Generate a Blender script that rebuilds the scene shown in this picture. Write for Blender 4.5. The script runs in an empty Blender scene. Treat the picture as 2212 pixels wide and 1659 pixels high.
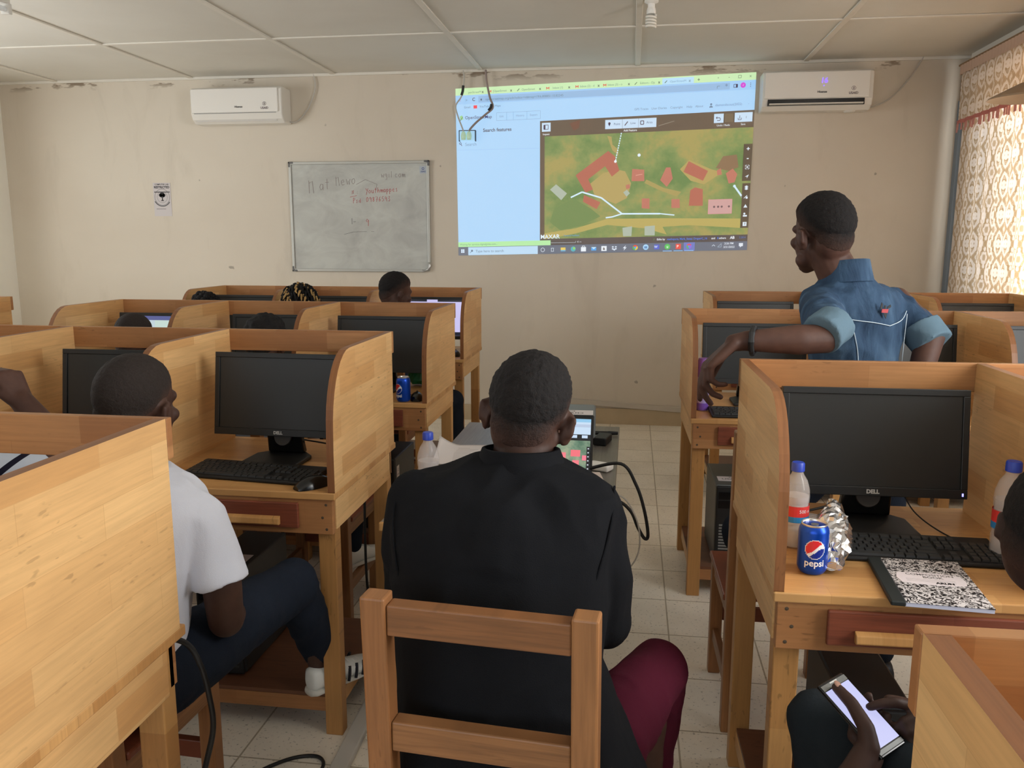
import bpy, math, random
import numpy as np
from mathutils import Vector, Matrix, noise

random.seed(7)
SC = bpy.context.scene
COL = SC.collection
PI = math.pi
R = math.radians

# ------------------------------------------------------------------ camera, world, light, exposure
cd = bpy.data.cameras.new('camera')
cam = bpy.data.objects.new('camera', cd)
COL.objects.link(cam)
rt = Vector((0.98999047, 0.14112953, 0.00114886))
up = Vector((-0.0251302, 0.16826066, 0.98542215))
fw = Vector((-0.13887886, 0.97558742, -0.17012307))
cam.matrix_world = Matrix(((rt.x, up.x, -fw.x, 0), (rt.y, up.y, -fw.y, 0), (rt.z, up.z, -fw.z, 1.5425), (0, 0, 0, 1)))
cd.sensor_width = 36
cd.lens = 36 * 1804.12 / 2212
cd.clip_start = 0.05
SC.camera = cam

SC.view_settings.view_transform = 'Standard'
SC.view_settings.look = 'None'
SC.view_settings.exposure = 0.0
SC.view_settings.gamma = 1.0
SC.view_settings.use_curve_mapping = False
SC.cycles.use_denoising = True
SC.cycles.max_bounces = 8
SC.cycles.diffuse_bounces = 5
SC.cycles.transparent_max_bounces = 8
SC.cycles.sample_clamp_indirect = 4.0
SC.cycles.caustics_reflective = False
SC.cycles.caustics_refractive = False

world = bpy.data.worlds.new('sky')
SC.world = world
world.use_nodes = True
bg = world.node_tree.nodes['Background']
bg.inputs[0].default_value = (0.75, 0.87, 1.0, 1)
bg.inputs[1].default_value = 2.0

def window_light(name, loc, direction, sx, sy, power, color):
    ld = bpy.data.lights.new(name, 'AREA')
    ld.shape = 'RECTANGLE'
    ld.size, ld.size_y = sx, sy
    ld.energy = power
    ld.color = color
    o = bpy.data.objects.new(name, ld)
    COL.objects.link(o)
    o.location = loc
    o.rotation_euler = Vector(direction).to_track_quat('-Z', 'Y').to_euler()
    return o

# daylight that comes in through the openings (each one stands outside its window; the rear one is added fill)
window_light('daylight_window_curtained', (2.80, 5.1, 1.85), (-1, 0, 0), 1.8, 3.3, 170, (1.0, 0.985, 0.96))
window_light('daylight_window_open', (2.75, 1.2, 1.80), (-1, 0.12, -0.35), 1.5, 3.5, 205, (1.0, 0.97, 0.925))
window_light('daylight_window_street', (-5.9, 3.9, 1.8), (1, 0, -0.05), 1.5, 3.0, 135, (1.0, 0.985, 0.95))
window_light('added_rear_fill', (-1.6, -2.75, 1.7), (0, 1, 0.12), 4.6, 1.5, 27, (1.0, 0.975, 0.94))  # fill light added behind the camera, no such source is known there

# ------------------------------------------------------------------ helpers
def lin(c):
    f = lambda v: v / 12.92 if v <= 0.04045 else ((v + 0.055) / 1.055) ** 2.4
    return tuple(f(x / 255.0) for x in c[:3])

class MB:
    """collects shapes into one mesh"""
    def __init__(s):
        s.v = []; s.f = []; s.m = []
    def add(s, v, f, mi=0):
        b = len(s.v)
        s.v += [tuple(p) for p in v]
        s.f += [tuple(i + b for i in q) for q in f]
        s.m += [mi] * len(f)
        return s
    def box(s, a, b, mi=0):
        x0, y0, z0 = a; x1, y1, z1 = b
        v = [(x0, y0, z0), (x1, y0, z0), (x1, y1, z0), (x0, y1, z0), (x0, y0, z1), (x1, y0, z1), (x1, y1, z1), (x0, y1, z1)]
        return s.add(v, [(0, 3, 2, 1), (4, 5, 6, 7), (0, 1, 5, 4), (1, 2, 6, 5), (2, 3, 7, 6), (3, 0, 4, 7)], mi)
    def obox(s, c, size, rot, mi=0):
        t = MB().box([-q / 2 for q in size], [q / 2 for q in size])
        M = rot.to_matrix() if hasattr(rot, 'to_matrix') else rot
        return s.add([Vector(c) + M @ Vector(p) for p in t.v], t.f, mi)
    def prism(s, poly, fn, a, b, mi=0):
        n = len(poly)
        v = [fn(p, a) for p in poly] + [fn(p, b) for p in poly]
        f = [tuple(range(n))[::-1], tuple(range(n, 2 * n))] + [(i, (i + 1) % n, n + (i + 1) % n, n + i) for i in range(n)]
        return s.add(v, f, mi)
    def loft(s, rings, mi=0, cap=True):
        n = len(rings[0]); v = [p for r_ in rings for p in r_]; f = []
        for k in range(len(rings) - 1):
            for i in range(n):
                j = (i + 1) % n
                f.append((k * n + i, k * n + j, (k + 1) * n + j, (k + 1) * n + i))
        if cap:
            f.append(tuple(range(n))[::-1])
            f.append(tuple(range((len(rings) - 1) * n, len(rings) * n)))
        return s.add(v, f, mi)
    def tube(s, pts, r, n=8, mi=0):
        pts = [Vector(p) for p in pts]
        rr = r if isinstance(r, (list, tuple)) else [r] * len(pts)
        rings = []; nrm = None
        for i, p in enumerate(pts):
            d = (pts[min(i + 1, len(pts) - 1)] - pts[max(i - 1, 0)]).normalized()
            if nrm is None:
                nrm = d.orthogonal().normalized()
            else:
                nrm = (nrm - d * nrm.dot(d)).normalized()
            bn = d.cross(nrm)
            rings.append([p + (nrm * math.cos(2 * PI * k / n) + bn * math.sin(2 * PI * k / n)) * rr[i] for k in range(n)])
        return s.loft(rings, mi)
    def lathe(s, prof, n=32, c=(0, 0, 0), mi=0, cap=True):
        rings = [[(c[0] + r_ * math.cos(2 * PI * k / n), c[1] + r_ * math.sin(2 * PI * k / n), c[2] + z) for k in range(n)] for r_, z in prof]
        return s.loft(rings, mi, cap)
    def put(s, other, M=None, mi=None):
        b = len(s.v)
        s.v += [tuple(M @ Vector(p)) if M is not None else p for p in other.v]
        s.f += [tuple(i + b for i in q) for q in other.f]
        s.m += [mi if mi is not None else k for k in other.m]
        return s

def spline(pts, k=8):
    """smooth curve through points"""
    P = [Vector(p) for p in pts]; out = []
    for i in range(len(P) - 1):
        p0 = P[max(i - 1, 0)]; p1 = P[i]; p2 = P[i + 1]; p3 = P[min(i + 2, len(P) - 1)]
        for j in range(k):
            t = j / k
            out.append(0.5 * ((2 * p1) + (p2 - p0) * t + (2 * p0 - 5 * p1 + 4 * p2 - p3) * t * t + (3 * p1 - p0 - 3 * p2 + p3) * t ** 3))
    out.append(P[-1])
    return out

def mesh_of(name, mb, mats):
    me = bpy.data.meshes.new(name)
    me.from_pydata([tuple(p) for p in mb.v], [], mb.f)
    for m in mats:
        me.materials.append(m)
    if len(mats) > 1:
        me.polygons.foreach_set('material_index', mb.m)
    me.update()
    return me

def obj(name, mb, mats, parent=None, smooth=False, bevel=0, seg=2, label=None):
    mats = mats if isinstance(mats, (list, tuple)) else [mats]
    me = mesh_of(name, mb, mats) if isinstance(mb, MB) else mb
    if not isinstance(mb, MB):
        me.materials.clear()
        for m in mats:
            me.materials.append(m)
    if smooth:
        me.polygons.foreach_set('use_smooth', [True] * len(me.polygons))
    o = bpy.data.objects.new(name, me)
    COL.objects.link(o)
    if parent is not None:
        o.parent = parent
    if bevel:
        b = o.modifiers.new('bevel', 'BEVEL'); b.width = bevel; b.segments = seg; b.limit_method = 'ANGLE'; b.angle_limit = R(40)
    if smooth == 'auto':
        try:
            me.set_sharp_from_angle(angle=R(35))
        except Exception:
            pass
    if label:
        o['label'] = label
    return o

def tag(o, label, cat, group=None):
    o['label'] = label; o['category'] = cat
    if group: o['group'] = group
    return o

def thing(name, label, cat, loc=(0, 0, 0), rz=0, group=None):
    o = bpy.data.objects.new(name, None)
    o.empty_display_size = 0.1
    COL.objects.link(o)
    o.location = loc; o.rotation_euler = (0, 0, rz)
    return tag(o, label, cat, group)

def struct(name, mb, mat, **k):
    o = obj(name, mb, mat, **k); o['kind'] = 'structure'
    return o

def dup(root, loc, rz, label, group=None):
    def cp(o, par):
        c = o.copy(); COL.objects.link(c)
        if par is not None: c.parent = par
        for ch in o.children: cp(ch, c)
        return c
    r = cp(root, None)
    r.location = loc; r.rotation_euler = (0, 0, rz); r['label'] = label
    if group: r['group'] = group
    return r

def kid(root, name):
    for c in root.children_recursive:
        if c.name.split('.')[0] == name: return c

_txt = {}
def text_mb(s, size, align='LEFT', shear=0.0, weight=0.0):
    """flat lettering in the XY plane as a mesh"""
    key = (s, size, align, shear, weight)
    if key in _txt: return _txt[key]
    cu = bpy.data.curves.new('lettering', 'FONT')
    cu.body = s; cu.size = size; cu.align_x = align; cu.align_y = 'CENTER'; cu.shear = shear; cu.offset = weight
    cu.resolution_u = 3
    o = bpy.data.objects.new('lettering', cu)
    COL.objects.link(o)
    dg = bpy.context.evaluated_depsgraph_get()
    me = bpy.data.meshes.new_from_object(o.evaluated_get(dg))
    mb = MB().add([tuple(v.co) for v in me.vertices], [tuple(p.vertices) for p in me.polygons])
    bpy.data.objects.remove(o); bpy.data.curves.remove(cu); bpy.data.meshes.remove(me)
    _txt[key] = mb
    return mb

def frame(o, x, y):
    x = Vector(x).normalized(); y = Vector(y); y = (y - x * x.dot(y)).normalized(); z = x.cross(y)
    return Matrix(((x.x, y.x, z.x, o[0]), (x.y, y.y, z.y, o[1]), (x.z, y.z, z.z, o[2]), (0, 0, 0, 1)))

# ------------------------------------------------------------------ materials
class NT:
    def __init__(s, name):
        s.m = bpy.data.materials.new(name); s.m.use_nodes = True
        s.t = s.m.node_tree; s.p = s.t.nodes['Principled BSDF']
    def n(s, typ, **k):
        nd = s.t.nodes.new(typ)
        for a, b in k.items(): setattr(nd, a, b)
        return nd
    def l(s, a, b): s.t.links.new(a, b)
    def mix(s, fac, a, b, mode='MIX'):
        nd = s.n('ShaderNodeMix', data_type='RGBA', blend_type=mode)
        for i, x in ((0, fac), (6, a), (7, b)):
            if isinstance(x, (int, float)): nd.inputs[i].default_value = x
            elif isinstance(x, tuple): nd.inputs[i].default_value = (*x[:3], 1)
            else: s.l(x, nd.inputs[i])
        return nd.outputs[2]
    def math(s, op, a, b=0.0, clamp=False):
        nd = s.n('ShaderNodeMath', operation=op, use_clamp=clamp)
        for i, x in ((0, a), (1, b)):
            if isinstance(x, (int, float)): nd.inputs[i].default_value = x
            else: s.l(x, nd.inputs[i])
        return nd.outputs[0]
    def ramp(s, fac, stops):
        nd = s.n('ShaderNodeValToRGB'); r_ = nd.color_ramp
        while len(r_.elements) < len(stops): r_.elements.new(0.5)
        for e, (p, c) in zip(r_.elements, stops):
            e.position = p; e.color = (*c[:3], 1) if isinstance(c, tuple) else (c, c, c, 1)
        s.l(fac, nd.inputs[0])
        return nd.outputs[0]
    def coord(s): return s.n('ShaderNodeTexCoord').outputs['Object']
    def noise(s, vec, scale, detail=3, rough=0.5, dist=0.0):
        nd = s.n('ShaderNodeTexNoise'); nd.inputs['Scale'].default_value = scale
        nd.inputs['Detail'].default_value = detail; nd.inputs['Roughness'].default_value = rough; nd.inputs['Distortion'].default_value = dist
        s.l(vec, nd.inputs['Vector'])
        return nd.outputs['Fac']
    def scaled(s, vec, sc, loc=(0, 0, 0)):
        nd = s.n('ShaderNodeMapping'); nd.inputs['Scale'].default_value = sc; nd.inputs['Location'].default_value = loc
        s.l(vec, nd.inputs['Vector'])
        return nd.outputs[0]
    def bump(s, h, strength=0.3, dist=0.002):
        nd = s.n('ShaderNodeBump'); nd.inputs['Strength'].default_value = strength; nd.inputs['Distance'].default_value = dist
        s.l(h, nd.inputs['Height']); s.l(nd.outputs[0], s.p.inputs['Normal'])
    def set(s, rough=0.5, metal=0.0, spec=0.5):
        s.p.inputs['Roughness'].default_value = rough; s.p.inputs['Metallic'].default_value = metal
        s.p.inputs['Specular IOR Level'].default_value = spec
    def base(s, x):
        if isinstance(x, tuple): s.p.inputs['Base Color'].default_value = (*x[:3], 1)
        else: s.l(x, s.p.inputs['Base Color'])

def plain(name, rgb, rough=0.5, metal=0.0, spec=0.5, grain=0.0, gscale=60, bump=0.0, bscale=300, emit=None, es=1.0, bdist=0.001):
    t = NT(name); t.set(rough, metal, spec); c = lin(rgb)
    if grain:
        f = t.noise(t.coord(), gscale, 4)
        t.base(t.mix(f, tuple(x * (1 - grain) for x in c), tuple(min(1, x * (1 + grain)) for x in c)))
    else:
        t.base(c)
    if bump: t.bump(t.noise(t.coord(), bscale, 3), bump, bdist)
    if emit:
        t.p.inputs['Emission Color'].default_value = (*lin(emit), 1); t.p.inputs['Emission Strength'].default_value = es
    return t.m

def wood(name, plane, a, b, rough=0.42, row=0.062, length=0.34, grain=0.22, stain=0.25):
    """finger-jointed board wood; plane = which object axes the boards run along (first) and stack along (second)"""
    t = NT(name); t.set(rough, 0, 0.4)
    co = t.coord()
    sep = t.n('ShaderNodeSeparateXYZ'); t.l(co, sep.inputs[0])
    ax = {'x': sep.outputs[0], 'y': sep.outputs[1], 'z': sep.outputs[2]}
    rnd = t.math('MULTIPLY', t.n('ShaderNodeObjectInfo').outputs['Random'], 7.0)
    cmb = t.n('ShaderNodeCombineXYZ')
    t.l(t.math('ADD', ax[plane[0]], rnd), cmb.inputs[0]); t.l(t.math('ADD', ax[plane[1]], t.math('MULTIPLY', rnd, 0.37)), cmb.inputs[1])
    br = t.n('ShaderNodeTexBrick'); br.offset = 0.43; br.offset_frequency = 2
    t.l(cmb.outputs[0], br.inputs['Vector'])
    br.inputs['Color1'].default_value = (*lin(a), 1); br.inputs['Color2'].default_value = (*lin(b), 1)
    mid = tuple((p + q) / 2 for p, q in zip(a, b)); br.inputs['Mortar'].default_value = (*lin(tuple(q * 0.95 for q in mid)), 1)
    br.inputs['Scale'].default_value = 1.0; br.inputs['Mortar Size'].default_value = 0.0007; br.inputs['Mortar Smooth'].default_value = 0.5
    br.inputs['Brick Width'].default_value = length; br.inputs['Row Height'].default_value = row; br.inputs['Bias'].default_value = 0.0
    fine = t.noise(t.scaled(cmb.outputs[0], (5, 110, 1)), 1.0, 4, 0.6, 0.4)
    broad = t.noise(t.scaled(cmb.outputs[0], (3, 9, 1)), 1.0, 3, 0.55, 0.8)
    c = t.mix(t.math('MULTIPLY', t.ramp(fine, [(0.35, 1.0), (0.62, 0.0)]), grain), br.outputs['Color'], lin(tuple(q * 0.66 for q in mid)))
    c = t.mix(t.math('MULTIPLY', t.ramp(broad, [(0.42, 0.0), (0.75, 1.0)]), stain), c, lin(tuple(q * 0.72 for q in mid)))
    fleck = t.noise(t.scaled(cmb.outputs[0], (26, 95, 1)), 1.0, 2, 0.5, 0.3); zone = t.noise(t.scaled(cmb.outputs[0], (2.2, 5, 1), (4, 2, 0)), 1.0, 2, 0.5)
    c = t.mix(t.math('MULTIPLY', t.math('MULTIPLY', t.ramp(fleck, [(0.62, 0.0), (0.70, 1.0)]), t.ramp(zone, [(0.5, 0.0), (0.66, 1.0)])), 0.5), c, lin(tuple(q * 0.55 for q in mid)))
    t.base(c); t.bump(fine, 0.12, 0.001)
    return t.m

A1, A2 = (226, 184, 128), (204, 154, 98)
W_panel = wood('varnished board panel', 'yz', A1, A2)
W_rail = wood('varnished board rail', 'xz', (180, 130, 84), (160, 108, 66), stain=0.35)
W_top = wood('varnished board worktop', 'xy', (210, 162, 104), (186, 136, 82))
W_leg = wood('varnished board leg', 'zx', (198, 150, 92), (178, 128, 74), row=0.2, length=2)
W_edge = wood('panel edge wood', 'zx', (150, 100, 62), (132, 84, 50), row=0.3, length=2, grain=0.4)
W_drawer = wood('red brown drawer wood', 'xz', (136, 74, 52), (118, 60, 42), row=0.3, length=2, grain=0.5)
W_dark = wood('dark red brown shelf wood', 'xy', (124, 82, 58), (104, 66, 46), row=0.2, length=2)
W_chair = wood('brown chair wood', 'zx', (164, 116, 74), (146, 98, 60), row=0.3, length=2, grain=0.4, rough=0.4)
W_chair_rail = wood('brown chair rail wood', 'xz', (158, 112, 72), (138, 92, 57), row=0.3, length=2, grain=0.55, rough=0.4)
W_seat = wood('reddish chair seat wood', 'xy', (138, 78, 54), (122, 64, 44), row=0.2, length=2, rough=0.35)
W_table = wood('worn grey table wood', 'yx', (128, 122, 114), (110, 102, 94), row=0.35, length=3, grain=0.35, stain=0.5, rough=0.35)

M_black = plain('black plastic', (24, 24, 25), 0.5, 0, 0.4, bump=0.1, bscale=900)
M_blackgloss = plain('glossy black plastic', (14, 14, 15), 0.22)
M_screen = plain('dark monitor glass', (34, 36, 36), 0.38, 0, 0.5)
M_bezel = plain('monitor bezel plastic', (26, 28, 29), 0.42)
M_key = plain('keyboard key plastic', (42, 43, 44), 0.5)
M_cable = plain('black cable rubber', (16, 16, 17), 0.5)
M_greycable = plain('grey cable', (188, 184, 176), 0.5)
M_white = plain('white plastic', (232, 230, 225), 0.35)
M_offwhite = plain('white painted plastic', (214, 211, 204), 0.45)
M_paper = plain('white paper', (226, 220, 220), 0.8)
M_ink = plain('black ink', (28, 27, 30), 0.7)
M_greyink = plain('grey print', (120, 118, 118), 0.7)
M_redink = plain('red print', (180, 50, 50), 0.7)
M_blueink = plain('blue print', (50, 66, 130), 0.7)
M_silver = plain('brushed aluminium', (205, 205, 205), 0.3, 1.0)
M_grey = plain('grey paint', (130, 130, 128), 0.5)
M_metal = plain('grey metal trim', (160, 166, 172), 0.45, 0.2)
# ------------------------------------------------------------------ the room
XL, XR, YB, YF, ZC = -5.58, 2.47, -2.4, 7.0, 2.905

def wall_paint():
    t = NT('cream wall paint'); t.set(0.75, 0, 0.25)
    co = t.coord()
    cloud = t.noise(t.scaled(co, (0.5, 0.5, 0.7)), 1.0, 4, 0.55)
    smear = t.noise(t.scaled(co, (1.6, 1.6, 0.45)), 2.4, 5, 0.6, 0.6)
    c = t.mix(t.ramp(cloud, [(0.3, 0.0), (0.7, 1.0)]), lin((216, 207, 192)), lin((205, 194, 178)))
    c = t.mix(t.math('MULTIPLY', t.ramp(smear, [(0.55, 0.0), (0.75, 1.0)]), 0.16), c, lin((150, 138, 120)))
    spots = t.noise(co, 9.0, 2, 0.4)
    c = t.mix(t.math('MULTIPLY', t.ramp(spots, [(0.755, 0.0), (0.775, 1.0)]), 0.5), c, lin((96, 88, 78)))
    sep = t.n('ShaderNodeSeparateXYZ'); t.l(co, sep.inputs[0])
    high = t.ramp(t.math('SUBTRACT', sep.outputs[2], 2.0), [(0.81, 0.0), (0.87, 1.0)])
    peel = t.ramp(t.noise(t.scaled(co, (2.6, 2.6, 9)), 1.0, 4, 0.65), [(0.57, 0.0), (0.61, 1.0)])
    c = t.mix(t.math('MULTIPLY', t.math('MULTIPLY', high, peel), 0.8), c, lin((112, 92, 70)))
    t.base(c); t.bump(t.noise(co, 90, 4), 0.1, 0.002)
    return t.m

def ceiling_paint():
    t = NT('white ceiling board'); t.set(0.8, 0, 0.2)
    co = t.coord()
    f = t.noise(t.scaled(co, (0.7, 0.7, 1)), 1.4, 4, 0.55, 0.4)
    t.base(t.mix(t.ramp(f, [(0.35, 0.0), (0.7, 1.0)]), lin((222, 219, 210)), lin((214, 210, 200))))
    return t.m

def floor_tiles():
    t = NT('speckled cement floor tile'); t.set(0.42, 0, 0.45)
    co = t.coord()
    br = t.n('ShaderNodeTexBrick'); br.offset = 0.0
    t.l(t.scaled(co, (1, 1, 1), (-0.18, -0.18, 0)), br.inputs['Vector'])
    for k, v in (('Scale', 1.0), ('Mortar Size', 0.0035), ('Mortar Smooth', 0.3), ('Brick Width', 0.33), ('Row Height', 0.33)): br.inputs[k].default_value = v
    br.inputs['Color1'].default_value = (*lin((246, 239, 224)), 1); br.inputs['Color2'].default_value = (*lin((240, 231, 214)), 1)
    br.inputs['Mortar'].default_value = (*lin((176, 164, 142)), 1)
    dirt = t.noise(co, 2.2, 5, 0.6, 0.5)
    c = t.mix(t.math('MULTIPLY', t.ramp(dirt, [(0.45, 0.0), (0.75, 1.0)]), 0.22), br.outputs['Color'], lin((150, 138, 118)))
    sp = t.noise(co, 85, 2, 0.5)
    c = t.mix(t.math('MULTIPLY', t.ramp(sp, [(0.62, 0.0), (0.7, 1.0)]), 0.5), c, lin((92, 82, 68)))
    sp2 = t.noise(t.scaled(co, (1, 1, 1), (3, 7, 0)), 60, 2, 0.5)
    c = t.mix(t.math('MULTIPLY', t.ramp(sp2, [(0.64, 0.0), (0.72, 1.0)]), 0.4), c, lin((214, 206, 190)))
    t.base(c)
    return t.m

M_wall = wall_paint(); M_ceil = ceiling_paint(); M_floor = floor_tiles()
M_batten = plain('white ceiling batten', (222, 217, 206), 0.7, grain=0.06, gscale=8)
M_skirt = plain('beige skirting tile', (186, 168, 138), 0.5, grain=0.14, gscale=9)

struct('floor', MB().box((XL - 0.15, YB - 0.15, -0.1), (XR + 0.15, YF + 0.15, 0)), M_floor)
struct('ceiling', MB().box((XL - 0.15, YB - 0.15, ZC), (XR + 0.15, YF + 0.15, ZC + 0.1)), M_ceil)
struct('wall_front', MB().box((XL - 0.15, YF, 0), (XR + 0.15, YF + 0.15, ZC)), M_wall)

def wall_with_openings(name, axis, p0, p1, lo, hi, holes, mat=None):
    """wall slab between p0 and p1 on axis, from lo to hi along the other one, with rectangular openings"""
    mb = MB()
    def b(u0, u1, z0, z1):
        if u1 - u0 < 1e-4 or z1 - z0 < 1e-4: return
        if axis == 'x': mb.box((p0, u0, z0), (p1, u1, z1))
        else: mb.box((u0, p0, z0), (u1, p1, z1))
    u = lo
    for (a, c, z0, z1) in sorted(holes):
        b(u, a, 0, ZC); b(a, c, 0, z0); b(a, c, z1, ZC); u = c
    b(u, hi, 0, ZC)
    return struct(name, mb, mat or M_wall)

W1 = (3.35, 6.64, 0.95, 2.72); W2 = (-0.6, 3.2, 0.95, 2.55); W3 = (2.2, 5.6, 1.0, 2.6); W4 = (-4.2, 1.0, 1.0, 2.5)
wall_with_openings('wall_right', 'x', XR, XR + 0.15, YB, YF, [W1, W2])
wall_with_openings('wall_left', 'x', XL - 0.15, XL, YB, YF, [W3], plain('side wall with light painted in', (240, 238, 230), 0.75, grain=0.04, gscale=3))  # left wall colour lightened to imitate the brighter light on it
wall_with_openings('wall_rear', 'y', YB - 0.15, YB, XL - 0.15, XR + 0.15, [W4])

M_frame = plain('window frame paint', (176, 168, 152), 0.5)
M_louvre = plain('frosted louvre glass', (214, 220, 222), 0.25)
M_louvre.node_tree.nodes['Principled BSDF'].inputs['Alpha'].default_value = 0.3
def window(name, axis, at, w, louvre=True):
    a, c, z0, z1 = w
    fr = MB(); gl = MB()
    def b(m, u0, u1, za, zb, d0, d1):
        if axis == 'x': m.box((at + d0, u0, za), (at + d1, u1, zb))
        else: m.box((u0, at + d0, za), (u1, at + d1, zb))
    n = max(1, round((c - a) / 0.85)); s = (c - a) / n
    b(fr, a, c, z0, z0 + 0.05, -0.03, 0.03); b(fr, a, c, z1 - 0.05, z1, -0.03, 0.03)
    for i in range(n + 1):
        u = min(max(a + i * s, a + 0.025), c - 0.025)
        b(fr, u - 0.025, u + 0.025, z0 + 0.05, z1 - 0.05, -0.03, 0.03)
    o = struct(name, fr, M_frame)
    if louvre:
        k = int((z1 - z0 - 0.1) / 0.14)
        for j in range(k):
            z = z0 + 0.09 + j * 0.14
            for i in range(n):
                u0, u1 = a + i * s + 0.03, a + (i + 1) * s - 0.03
                if axis == 'x':
                    gl.add([(at - 0.02, u0, z + 0.05), (at - 0.02, u1, z + 0.05), (at + 0.05, u1, z - 0.05), (at + 0.05, u0, z - 0.05),
                            (at - 0.016, u0, z + 0.054), (at - 0.016, u1, z + 0.054), (at + 0.054, u1, z - 0.046), (at + 0.054, u0, z - 0.046)],
                           [(0, 1, 2, 3), (7, 6, 5, 4), (0, 4, 5, 1), (1, 5, 6, 2), (2, 6, 7, 3), (3, 7, 4, 0)])
        if gl.v: obj('louvre_pane', gl, M_louvre, o)
    return o
window('window_1', 'x', XR + 0.07, W1); window('window_2', 'x', XR + 0.07, W2, False)
window('window_3', 'x', XL - 0.07, W3, False); window('added_rear_window', 'y', YB - 0.07, W4, False)  # the rear one is an unseen opening added for the fill light

# ceiling battens, 1.25 m apart both ways
tn = 0
def trim(a, b, mat, **k):
    global tn
    tn += 1
    return struct('trim_%d' % tn, MB().box(a, b), mat, **k)
for x in (-5.02, -3.76, -2.5, -1.255, 0.005, 1.28):
    trim((x - 0.02, YB, ZC - 0.012), (x + 0.02, YF, ZC), M_batten, bevel=0.004)
for y in (5.76, 4.5, 3.25, 2.0, 0.75, -0.5):
    trim((XL, y - 0.02, ZC - 0.011), (XR, y + 0.02, ZC), M_batten, bevel=0.004)
trim((XL, YF - 0.018, ZC - 0.022), (XR, YF, ZC - 0.001), M_batten)
M_post = plain('grey corner strip', (112, 122, 132), 0.6)
M_soil = plain('brown stained wood', (134, 106, 76), 0.8, grain=0.3, gscale=20)
trim((2.408, YF - 0.07, 0), (2.468, YF - 0.002, 2.58), M_post, bevel=0.004)
trim((2.415, YF - 0.075, 2.581), (2.468, YF - 0.002, 2.84), M_soil, bevel=0.004)
trim((2.345, 3.1, 2.803), (XR - 0.001, 6.86, 2.815), M_soil)
trim((XR - 0.02, 3.0, ZC - 0.075), (XR - 0.001, YF - 0.08, ZC - 0.001), M_batten)
bs = struct('baseboard_front', MB().box((XL, YF - 0.012, 0), (XR, YF, 0.135)), M_skirt)

# cable trunking on the front wall above the skirting, hanging a little askew
tr = thing('cable_trunking', 'long white plastic cable trunking on the wall just above the floor skirting', 'trunking', (-0.9, YF, 0.214))
tr.rotation_euler = (0, R(3.2), 0)
obj('trunking_strip', MB().box((0, -0.022, -0.022), (1.36, 0, 0.022)), plain('dusty white trunking', (196, 188, 176), 0.6), tr, bevel=0.003)
obj('trunking_joint', MB().box((1.362, -0.024, -0.03), (1.372, 0, 0.026)), M_grey, tr)
obj('trunking_end', MB().box((1.374, -0.022, -0.02), (1.62, 0, 0.022)), plain('dusty white trunking end', (190, 182, 170), 0.6), tr, bevel=0.003)

# ------------------------------------------------------------------ air conditioners
M_ac = plain('air conditioner casing', (226, 223, 216), 0.28)
M_acpanel = plain('air conditioner front panel', (232, 229, 223), 0.18)
def air_con(label, loc, open_flap):
    t = thing('air_conditioner', label, 'air conditioner', loc, 0, 'wall air conditioners')
    w, h, d = 0.80, 0.285, 0.20
    prof = [(0, 0.0), (-0.13, 0.0), (-0.175, 0.03), (-0.195, 0.075), (-0.195, 0.27), (-0.175, h), (0, h)]
    obj('casing', MB().prism(prof, lambda p, x: (x, p[0], p[1]), 0, w), M_ac, t, bevel=0.012, seg=3)
    pf = obj('front_panel', MB().box((0.012, -0.207, 0.082), (w - 0.03, -0.19, h - 0.012)), M_acpanel, t, bevel=0.006, seg=3)
    if open_flap:
        obj('air_outlet', MB().box((0.04, -0.1975, 0.032), (w - 0.06, -0.15, 0.078)), M_blackgloss, t)
        obj('flap', MB().obox((w / 2 - 0.01, -0.19, 0.038), (w - 0.12, 0.05, 0.006), Matrix.Rotation(R(-14), 3, 'X')), M_ac, t)
    else:
        obj('flap', MB().obox((w / 2 - 0.012, -0.178, 0.045), (w - 0.09, 0.005, 0.066), Matrix.Rotation(R(25), 3, 'X')), plain('closed flap', (206, 203, 198), 0.3), t, bevel=0.002)
        obj('flap_gap', MB().box((0.03, -0.1985, 0.0755), (w - 0.05, -0.19, 0.0795)), M_grey, t)
    F = lambda x, z: frame((x, -0.2085, z), (1, 0, 0), (0, 0, 1))
    obj('maker_name', MB().put(text_mb('Hisense', 0.022, 'CENTER', 0, 0.0005), F(0.43, 0.125)), M_ink, t)
    st = MB()
    st.put(text_mb('USAID', 0.024, 'CENTER', 0, 0.0006), F(0.655, 0.112))
    ring = MB().lathe([(0.013, 0), (0.0155, 0)], 20, cap=False)
    st.put(ring, F(0.655, 0.147)); st.put(MB().box((-0.003, -0.009, 0), (0.003, 0.009, 0.0005)), F(0.655, 0.147))
    obj('sticker_print', st, plain('sticker print', (110, 96, 104), 0.6), t)
    cab = spline([(w - 0.01, -0.04, 0.02), (w + 0.07, -0.03, 0.03), (w + 0.17, -0.02, 0.15), (w + 0.225, -0.016, 0.3), (w + 0.21, -0.012, 0.41)] if not open_flap else
                 [(w - 0.03, -0.05, 0.035), (w + 0.02, -0.03, 0.03), (w + 0.16, -0.02, 0.09), (w + 0.30, -0.016, 0.24), (w + 0.37, -0.014, 0.36), (w + 0.40, -0.012, 0.42)])
    obj('power_cord', MB().tube(cab, 0.0055), M_greycable, t)
    if open_flap:
        m = plain('display digits', (120, 90, 240), 0.4, emit=(110, 84, 255), es=2.2)
        obj('temperature_display', MB().put(text_mb('16', 0.052, 'CENTER', 0.1, 0.0008), F(0.44, 0.205)).put(text_mb('•', 0.03, 'CENTER'), F(0.44, 0.168)), m, t)
        obj('drain_cover', MB().lathe([(0.0, -0.012), (0.035, -0.012), (0.045, 0.0), (0.045, 0.01)], 20, (0.66, -0.09, 0.0)), M_ac, t)
    return t
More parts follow.
